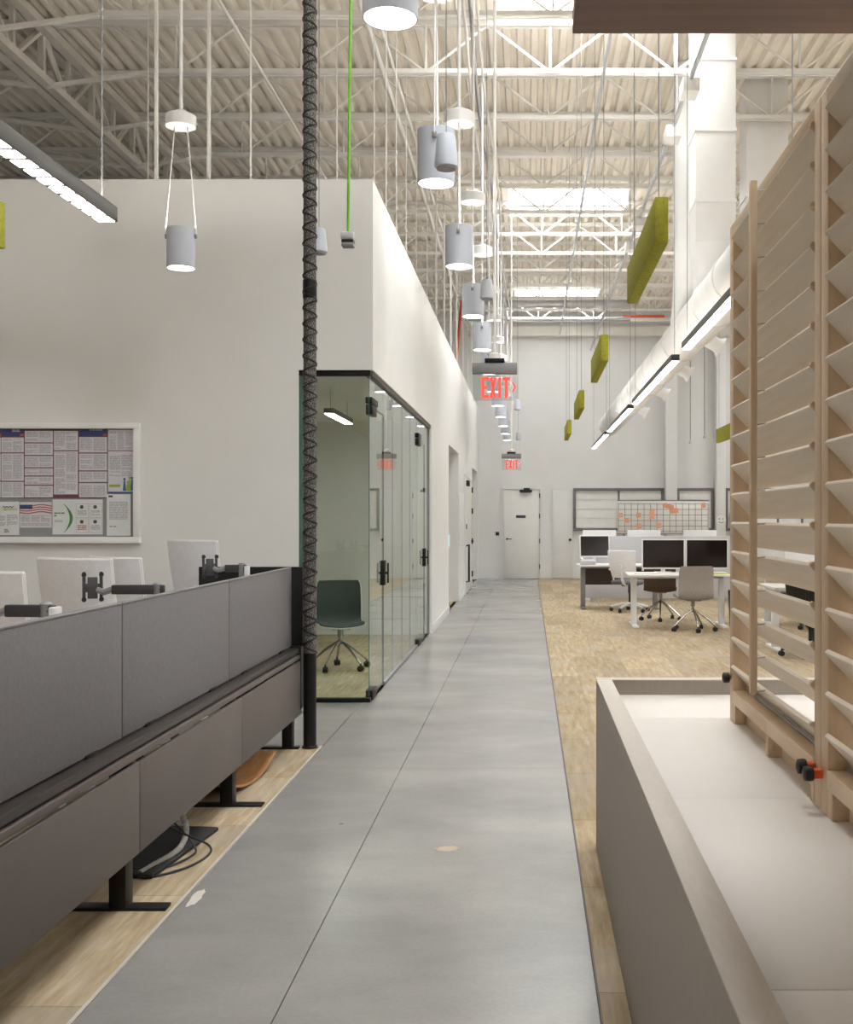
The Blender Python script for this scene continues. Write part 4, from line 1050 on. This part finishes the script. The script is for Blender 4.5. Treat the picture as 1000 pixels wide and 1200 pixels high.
# ------------------------------------------------------------------ linear lights
def linear(loc, L, label, group, cells=False):
    t = thing('linear_pendant', label, 'linear light', loc, 0, group)    # origin: near end, underside
    B().box(-.036, .036, 0, L, .004, .06, .003).build('housing', 'beamdark', t)
    if cells:
        n = int(L/.09)
        for k in range(n): B().box(-.030, .030, k*L/n+.014, (k+1)*L/n-.014, .0030, .0036).build('lens_cell', 'lin_dn', t)
    else:
        B().box(-.032, .032, .006, L-.006, .0025, .0036).build('lens', 'lin_dn', t)
    B().box(-.03, .03, .02, L-.02, .0602, .0608).build('uplight_lens', 'lin_up', t)
    for y in (.06, L-.06): B().tube([(0, y, .06), (0, y, ZD-loc[2])], .003, 5).build('suspension_wire', 'mgrey', t)
for y in (5.18, 9.42, 13.55, 17.75):
    linear((1.245, y, 2.83), 3.6, 'long dark linear light hanging in a row under the white duct', 'linear lights under the duct')
linear((-1.567, .75, 2.596), 3.38, 'long dark linear light hanging over the workstation bench', None, True)
for y in (.6, 4.5):  # added fixtures left of the frame, brightening the notice board wall
    linear((-4.4, y, 2.83), 3.6, 'unseen long dark linear light added to brighten the notice board wall', 'added fill lights by the notice board')
for y in (1.3, 6.0, 10.5, 15.0, 19.5):  # unseen fill row; farthest fixtures added to brighten far wall and ceiling
    linear((5.2, y, 2.83), 3.6, 'unseen long dark linear light added over the desks behind the louvred screens', 'added fill lights behind the screens')

# ------------------------------------------------------------------ green baffles
bf = B().box(-.027, .027, 0, 1.25, 0, .185, .005).mesh('felt_panel', 'green')
def baffle(loc, label, group):
    t = thing('acoustic_baffle', label, 'acoustic baffle', loc, 0, group)
    ob('felt_panel', bf, t)
    for y in (.1, 1.15): B().tube([(0, y, .185), (0, y, ZD-loc[2])], .0025, 5).build('suspension_wire', 'mgrey', t)
for y in (4.4, 7.7, 11.05, 14.4):
    baffle((.527, y, 2.59), 'green felt acoustic baffle hanging in a row beside the walkway', 'green baffles in a row')
baffle((-2.15, 3.25, 2.59), 'green felt acoustic baffle hanging in front of the notice board wall', None)
baffle((2.53, 13.6, 2.5), 'green felt acoustic baffle beyond the maple screen and duct', None)

# ------------------------------------------------------------------ ducts
DX, DZ, DR = 1.85, 3.63, .23
t = thing('round_duct', 'long white round air duct running down the hall with drop from the roof', 'air duct', (DX, 0, DZ))
prof = [(0.02, 5.0)]
rot = Matrix.Rotation(R(-90), 4, 'X')
b = B(); y = 5.0; ring = []
while y < 24.6:
    ring += [(DR, y), (DR, y+1.15), (DR+.012, y+1.16), (DR+.012, y+1.2), (DR, y+1.21)]; y += 1.21
ring.append((DR*.8, y+.02))
b.lathe(ring, 28, mat=rot @ Matrix.Identity(4)); b.build('duct_run', 'duct', t)
dm = B().box(-.2, .2, -.22, .22, .62, ZD-DZ-.01, .004).build('drop_duct', 'duct', t, (0, 11.2, 0))
for z in (1.0, 1.7, 2.4): B().box(-.21, .21, -.23, .23, z, z+.03).build('flange', 'duct', dm)
tr = B()
sq = [(-.2, -.22), (.2, -.22), (.2, .22), (-.2, .22)]
n = 24; top = []; bot = []
for k in range(n):
    a = 2*PI*k/n+PI/4; c, s = math.cos(a), math.sin(a); q = max(abs(c)/.2, abs(s)/.22)
    top.append(tr.bm.verts.new((c/q, s/q, .62))); bot.append(tr.bm.verts.new((c*.19, s*.19, .1)))
for k in range(n): tr.bm.faces.new((top[k], top[(k+1) % n], bot[(k+1) % n], bot[k]))
tr.build('transition', 'duct', t, (0, 11.2, 0))
for y in (12.6, 15.0, 17.5, 20.5):
    mt = Matrix.Translation((.16, y, -.1)) @ Matrix.Rotation(R(118), 4, 'Y')
    B().lathe([(.08, 0), (.08, .14), (.12, .2), (.115, .2), (.07, .14)], 18, mat=mt).build('side_diffuser', 'duct', t)
# second riser further along, joining the run by an elbow
rp = [(-.05, 12.5, ZD-DZ-.01), (-.05, 12.5, .7), (-.05, 12.56, .45), (-.04, 12.75, .25), (-.02, 13.05, .1), (0, 13.5, .02)]
B().tube(rp, .17, 18).build('riser_elbow', 'duct', t)
t = thing('drop_duct', 'white rectangular duct dropping from the roof behind the louvred screen', 'air duct', (2.75, 13.0, 0))
B().box(-.24, .24, -.22, .22, 3.2, ZD, .004).build('duct_body', 'duct', t)
for z in (3.6, 4.4, 5.2): B().box(-.25, .25, -.23, .23, z, z+.03).build('flange', 'duct', t)
B().box(-.28, .28, -.26, .26, 3.1, 3.2, .004).build('grille', 'duct', t)
